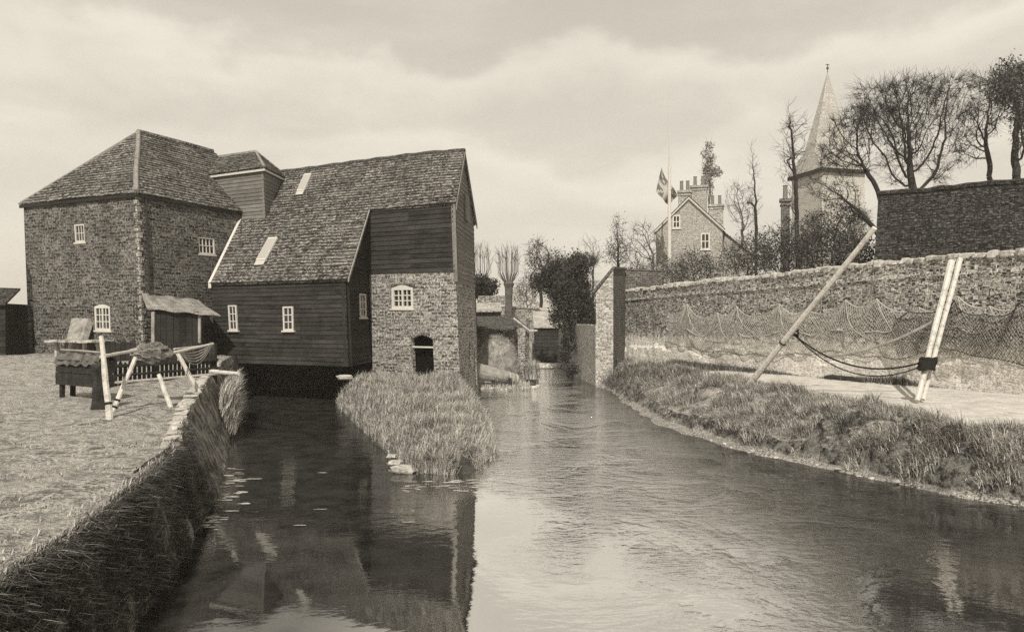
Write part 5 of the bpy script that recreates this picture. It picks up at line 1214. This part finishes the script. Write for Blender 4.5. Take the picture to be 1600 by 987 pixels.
for i in range(ns_):
    for j in range(4): a_ = i * 5 + j; mb.f.append((a_, a_ + 1, a_ + 6, a_ + 5))
mb.build('hull', M['midwood'], t); mb = MB(); mb.tube([V2(c0.x - 1.7, 41.3, 1.8), V2(c0.x + 1.4, 41, 3.0)], .05, 5); mb.build('spar', M['palewood'], t)
# stone quay edge
qe = thing('stone_quay', 'mossy stone quay edge with pale coping curving along the left bank', 'quay', (-6.5, 16, 0)); mb = MB(); cp = MB(); prev = None; D = 9.6; rows_ = []
while D < 31.5:
    a = V2(interp(XLT, D) + .02, D); b_ = V2(interp(XLW, D) + .03, D); zt = zl(D); rows_.append([a.lerp(b_, t) + Z * (zt * (1 - t) - .1 * t) + V2(min(.05, -.22 + .07 * (D - 9.5)) + .07 * fbm(D, t * 3, 1.2, 91), 0) for t in np.linspace(0, 1, 9)]); D += .2
for r1, r2_ in zip(rows_, rows_[1:]):
    for j in range(8): mb.face(r1[j], r1[j + 1], r2_[j + 1], r2_[j])
mb.build('revetment', M['stonedark'], qe); D = 11.4; i = 0
while D < 27:
    l = random.uniform(.35, .7); x_ = interp(XLT, D + l / 2); tng = Vector((interp(XLT, D + l) - interp(XLT, D), l, 0)).normalized(); sd_ = Vector((tng.y, -tng.x, 0))
    rock(cp, V2(x_ - .06, D + l / 2, zl(D) - .035 + random.uniform(-.02, .02)), tng * (l * .55), sd_ * random.uniform(.15, .2), Z * random.uniform(.05, .08), D); D += l
cp.build('coping', M['stone'], qe)

# ================================================================== RIGHT BANK POLES, NETS
pole('net_pole', U(1163, 610, 24.5), U(1367, 356, 20.6), .10, .07, M['palewood'], 'long pale pole slanting up from the right bank across the wall', 'pole', None, (.33,))
GN = 'pair of poles leaning on the old wall'
pole('net_pole', U(1433, 626, 19.6), U(1487, 408, 21.6), .06, .085, M['palewood'], 'left one of two pale poles lashed together against the wall', 'pole', GN)
pole('net_pole', U(1442, 624, 19.9), U(1500, 405, 21.7), .052, .075, M['palewood'], 'right one of two pale poles lashed together against the wall', 'pole', GN)
mb = MB(); c = U(1449, 567, 19.95)
for i in range(9): 
    pts = [c + Z * (-.16 + .035 * i) + V2(.05 * (i - 4) * .2, 0) + V2(math.cos(t) * .2, math.sin(t) * .17, .02 * math.sin(3 * t + i)) for t in np.linspace(0, 6.283, 13)]; mb.tube(pts, .028, 5)
tag(mb.build('lashing', M['rope']), 'dark rope lashing wound round the two leaning poles', 'rope')
# the net
NO = W0 + nw * .22
TOP = [(1045, 489), (1072, 474), (1120, 488), (1150, 478), (1215, 474), (1262, 482), (1318, 468), (1372, 466), (1432, 480), (1500, 462), (1545, 478), (1600, 470), (1700, 466)]
BOT = [(1045, 535), (1100, 548), (1200, 556), (1300, 550), (1400, 562), (1450, 546), (1500, 548), (1600, 572), (1700, 590)]
tp = [(p - W0).dot(wd) for p in (hit(a, b_, NO, nw) for a, b_ in TOP)]; tz_ = [hit(a, b_, NO, nw).z for a, b_ in TOP]
bp_ = [((hit(a, b_, NO, nw) - W0).dot(wd), hit(a, b_, NO, nw).z) for a, b_ in BOT]
def topz(s_):
    for i in range(len(tp) - 1):
        if tp[i] <= s_ <= tp[i + 1]:
            t = (s_ - tp[i]) / (tp[i + 1] - tp[i]); sag = .20 * (tp[i + 1] - tp[i]); return tz_[i] + (tz_[i + 1] - tz_[i]) * t - sag * (math.sin(math.pi * t) ** .8)
    return tz_[-1]
sA, sB = tp[0], tp[-1]
def npos(s_, t):
    zt = topz(s_); zb_2 = interp(bp_, s_) + .05 * math.sin(s_ * 3); z = zt + (zb_2 - zt) * t
    fold = .05 * math.sin(s_ * 5 + 2 * math.sin(t * 3 + s_)) * t
    return W0 + wd * (s_ + .08 * math.sin(t * 5 + s_ * 2)) + nw * (.20 + .20 * math.sin(math.pi * t) + fold) + Z * z
netT = thing('fishing_net', 'fine fishing net hung in scallops along the old brick wall to dry', 'net', tuple(npos(sA, 0)))
mb = MB(); st = .055; nI = int((sB - sA) / st); nJ = 24
grid = [[npos(sA + i * st, j / nJ) for j in range(nJ + 1)] for i in range(nI + 1)]
def ribbon(mb, a, b_, r):
    d = (b_ - a).normalized(); s1_ = d.cross(nw).normalized() * r; s2_ = nw * r * .8
    i = len(mb.v); mb.v += [tuple(a + s1_), tuple(a - s1_), tuple(a + s2_), tuple(b_ + s1_), tuple(b_ - s1_), tuple(b_ + s2_)]; mb.f += [(i, i + 1, i + 4, i + 3), (i + 1, i + 2, i + 5, i + 4), (i + 2, i, i + 3, i + 5)]
for i in range(nI):
    for j in range(nJ):
        if (i + j) % 2 == 0: ribbon(mb, grid[i][j], grid[i + 1][j + 1], .0068)
        else: ribbon(mb, grid[i][j + 1], grid[i + 1][j], .0068)
mb.build('mesh', M['net'], netT)
mb = MB(); mb.tube([grid[i][0] for i in range(0, nI + 1)], .021, 4)
for i in range(len(tp) - 2):   # gathered folds that swing down from the pegs
    for dlt, dep_ in ((1.6, .75), (-1.4, .55)):
        e_s = min(max(tp[i + 1] + dlt * (tp[i + 2] - tp[i + 1]) * .9, sA), sB); pts = []
        for t in np.linspace(0, 1, 12): s_ = tp[i + 1] + (e_s - tp[i + 1]) * t; pts.append(npos(s_, min(1, dep_ * math.sin(math.pi * t * .62) ** 1)) + nw * .02)
        mb.tube(pts, .017, 3)
mb.build('head_rope', M['ropepale'], netT)
mb = MB(); mb.tube([grid[i][nJ] for i in range(0, nI + 1, 2)], .012, 4); mb.build('foot_rope', M['rope'], netT)
for i in range(1, len(tp)):
    m_ = MB(); p = npos(tp[i], 0); m_.tube([p + nw * .06 + Z * .03, p - nw * .3 + Z * .03], .02, 5); m_.build('peg', M['darkwood'], netT)
# darker second net hung further along
def npos2(s_, t):
    z = (topz(s_) - .12 - .10 * math.sin(s_ * 2.1)) * (1 - t) + (interp(bp_, s_) - .05 + .1 * math.sin(s_ * 1.7)) * t
    return W0 + wd * (s_ + .1 * math.sin(t * 4 + s_ * 3)) + nw * (.42 + .10 * math.sin(math.pi * t) + .06 * math.sin(s_ * 7 + t * 2)) + Z * z
sC = (hit(1405, 480, NO, nw) - W0).dot(wd); g2 = [[npos2(sC + i * .05, j / 22) for j in range(23)] for i in range(int((sB - sC) / .05))]
n2T = thing('dark_net', 'darker tarred net hung over the pale net right of the leaning poles', 'net', tuple(g2[0][0])); mb = MB()
for i in range(len(g2) - 1):
    for j in range(22):
        if (i + j) % 2 == 0: ribbon(mb, g2[i][j], g2[i + 1][j + 1], .006)
        else: ribbon(mb, g2[i][j + 1], g2[i + 1][j], .006)
mb.build('mesh', M['netdark'], n2T); mb = MB(); mb.tube([r_[0] for r_ in g2], .016, 4); mb.build('head_rope', M['rope'], n2T)
# heavy ropes
def sag(a, b_, s_, n=22): return [a.lerp(b_, t) - Z * s_ * 4 * t * (1 - t) for t in np.linspace(0, 1, n)]
rpA = U(1241, 523, 23.2); rpB = U(1449, 566, 19.9)
rt_ = thing('slack_rope', 'dark doubled rope sagging from the slanting pole to the pair of leaning poles', 'rope', tuple(rpA))
mb = MB(); mb.tube(sag(rpA, rpB + Z * .05, .55), .026, 5); mb.build('rope', M['rope'], rt_); mb = MB(); mb.tube(sag(rpA, rpB - Z * .02, .72), .018, 5); mb.build('rope', M['rope'], rt_)
mb = MB(); mb.tube([rpA + V2(math.cos(t) * .12, math.sin(t) * .12, .06 * math.sin(t) + .02 * t - .05) for t in np.linspace(0, 12, 26)], .026, 5); mb.build('knot', M['rope'], rt_)
mb = MB(); a, b_ = U(1287, 557, 22.6), U(1468, 496, 20.9); mb.tube(sag(a, b_, .22), .04, 6)
tag(mb.build('gathered_net_edge', M['midwood']), 'thick gathered edge of the net rising to the leaning poles', 'net')
mb = MB()     # dark heap of net at the wall foot
hc = G(1330, 597, 1.0)
for i in range(22): rock(mb, hc + wd * random.gauss(0, .5) + nw * random.uniform(-.1, .35) + Z * random.uniform(.03, .14), wd * random.uniform(.2, .42), nw * random.uniform(.15, .25), Z * random.uniform(.07, .15), i * 1.3)
tag(mb.build('net_heap', M['canvas']), 'black heap of net lying on the path at the wall foot', 'net')
mb = MB()
for i in range(26):
    D = random.uniform(13, 20); rw = interp(XRW, D); rock(mb, V2(rw + random.uniform(-.05, .9) * random.random(), D, random.uniform(.0, .06)), V2(random.uniform(.03, .09), 0), V2(0, random.uniform(.03, .08)), Z * random.uniform(.02, .04), i)
tag(mb.build('bank_stones', M['stone']), 'scattered pale stones at the water edge of the right bank', 'stones', kind='stuff')
# stones at the islet
for i, (px, py, s_, lb) in enumerate(((632, 732, .30, 'largest flat pale stone at the tip of the islet'), (618, 722, .18, 'small pale stone left of the largest islet stone'), (545, 578, .32, 'pale stone at the back of the islet under the boarded corner'), (612, 712, .14, 'smallest stone at the left edge of the islet'))):
    mb = MB(); p = G(px, py, .08) if py > 600 else V2(-6.2, 28.4, 1.1); rock(mb, p, V2(s_, 0), V2(0, s_ * .6), Z * s_ * .35, i * 3.1); tag(mb.build('stone', M['stone']), lb, 'stone', 'stones round the islet')
# floating scum
mb = MB()
def scum(px, py, w_, h_):
    c = G(px, py, .004); n = 12; i0 = len(mb.v); ph = random.uniform(0, 6)
    pts = []
    for i in range(n): a_ = 6.283 * i / n; r = random.uniform(.45, 1.1); pts.append((c.x + math.cos(a_) * w_ * r, c.y + math.sin(a_) * h_ * r, .006))
    mb.v += pts; mb.v.append((c.x, c.y, .008)); mb.f += [(i0 + i, i0 + (i + 1) % n, i0 + n) for i in range(n)]
for _ in range(42):
    y_ = random.uniform(730, 830); x0 = interp([(730, 352), (790, 326), (830, 305), (900, 270)], y_); scum(x0 + 8 + abs(random.gauss(0, 18)), y_, random.uniform(.04, .22), random.uniform(.02, .09))
for _ in range(30): scum(random.uniform(620, 745), random.uniform(748, 768), random.uniform(.05, .22), random.uniform(.02, .06))
for px, py in ((470, 820), (500, 795), (505, 738), (375, 752), (640, 815)): scum(px, py, .12, .03)
tag(mb.build('floating_scum', M['stone']), 'pale flecks of scum floating on the dark race', 'scum', kind='stuff')

# ------------------------------------------------------------------ haze
hz = MB(); hz.box(Vector((0, 240, 15.5)), Vector((330, 0, 0)), Vector((0, 290, 0)), Vector((0, 0, 17)))
m = bpy.data.materials.new('haze'); m.use_nodes = True; m.node_tree.nodes.clear(); k = NT(m)
v_ = k.n('ShaderNodeVolumePrincipled', {'Color': (0.95, 0.9, 0.8, 1), 'Density': 0.0010, 'Anisotropy': 0.2}); o_m = k.n('ShaderNodeOutputMaterial'); k.t.links.new(v_.outputs[0], o_m.inputs['Volume'])
h_ = hz.build('haze', m); h_['kind'] = 'stuff'; h_['label'] = 'thin pale haze in the air'; h_['category'] = 'haze'
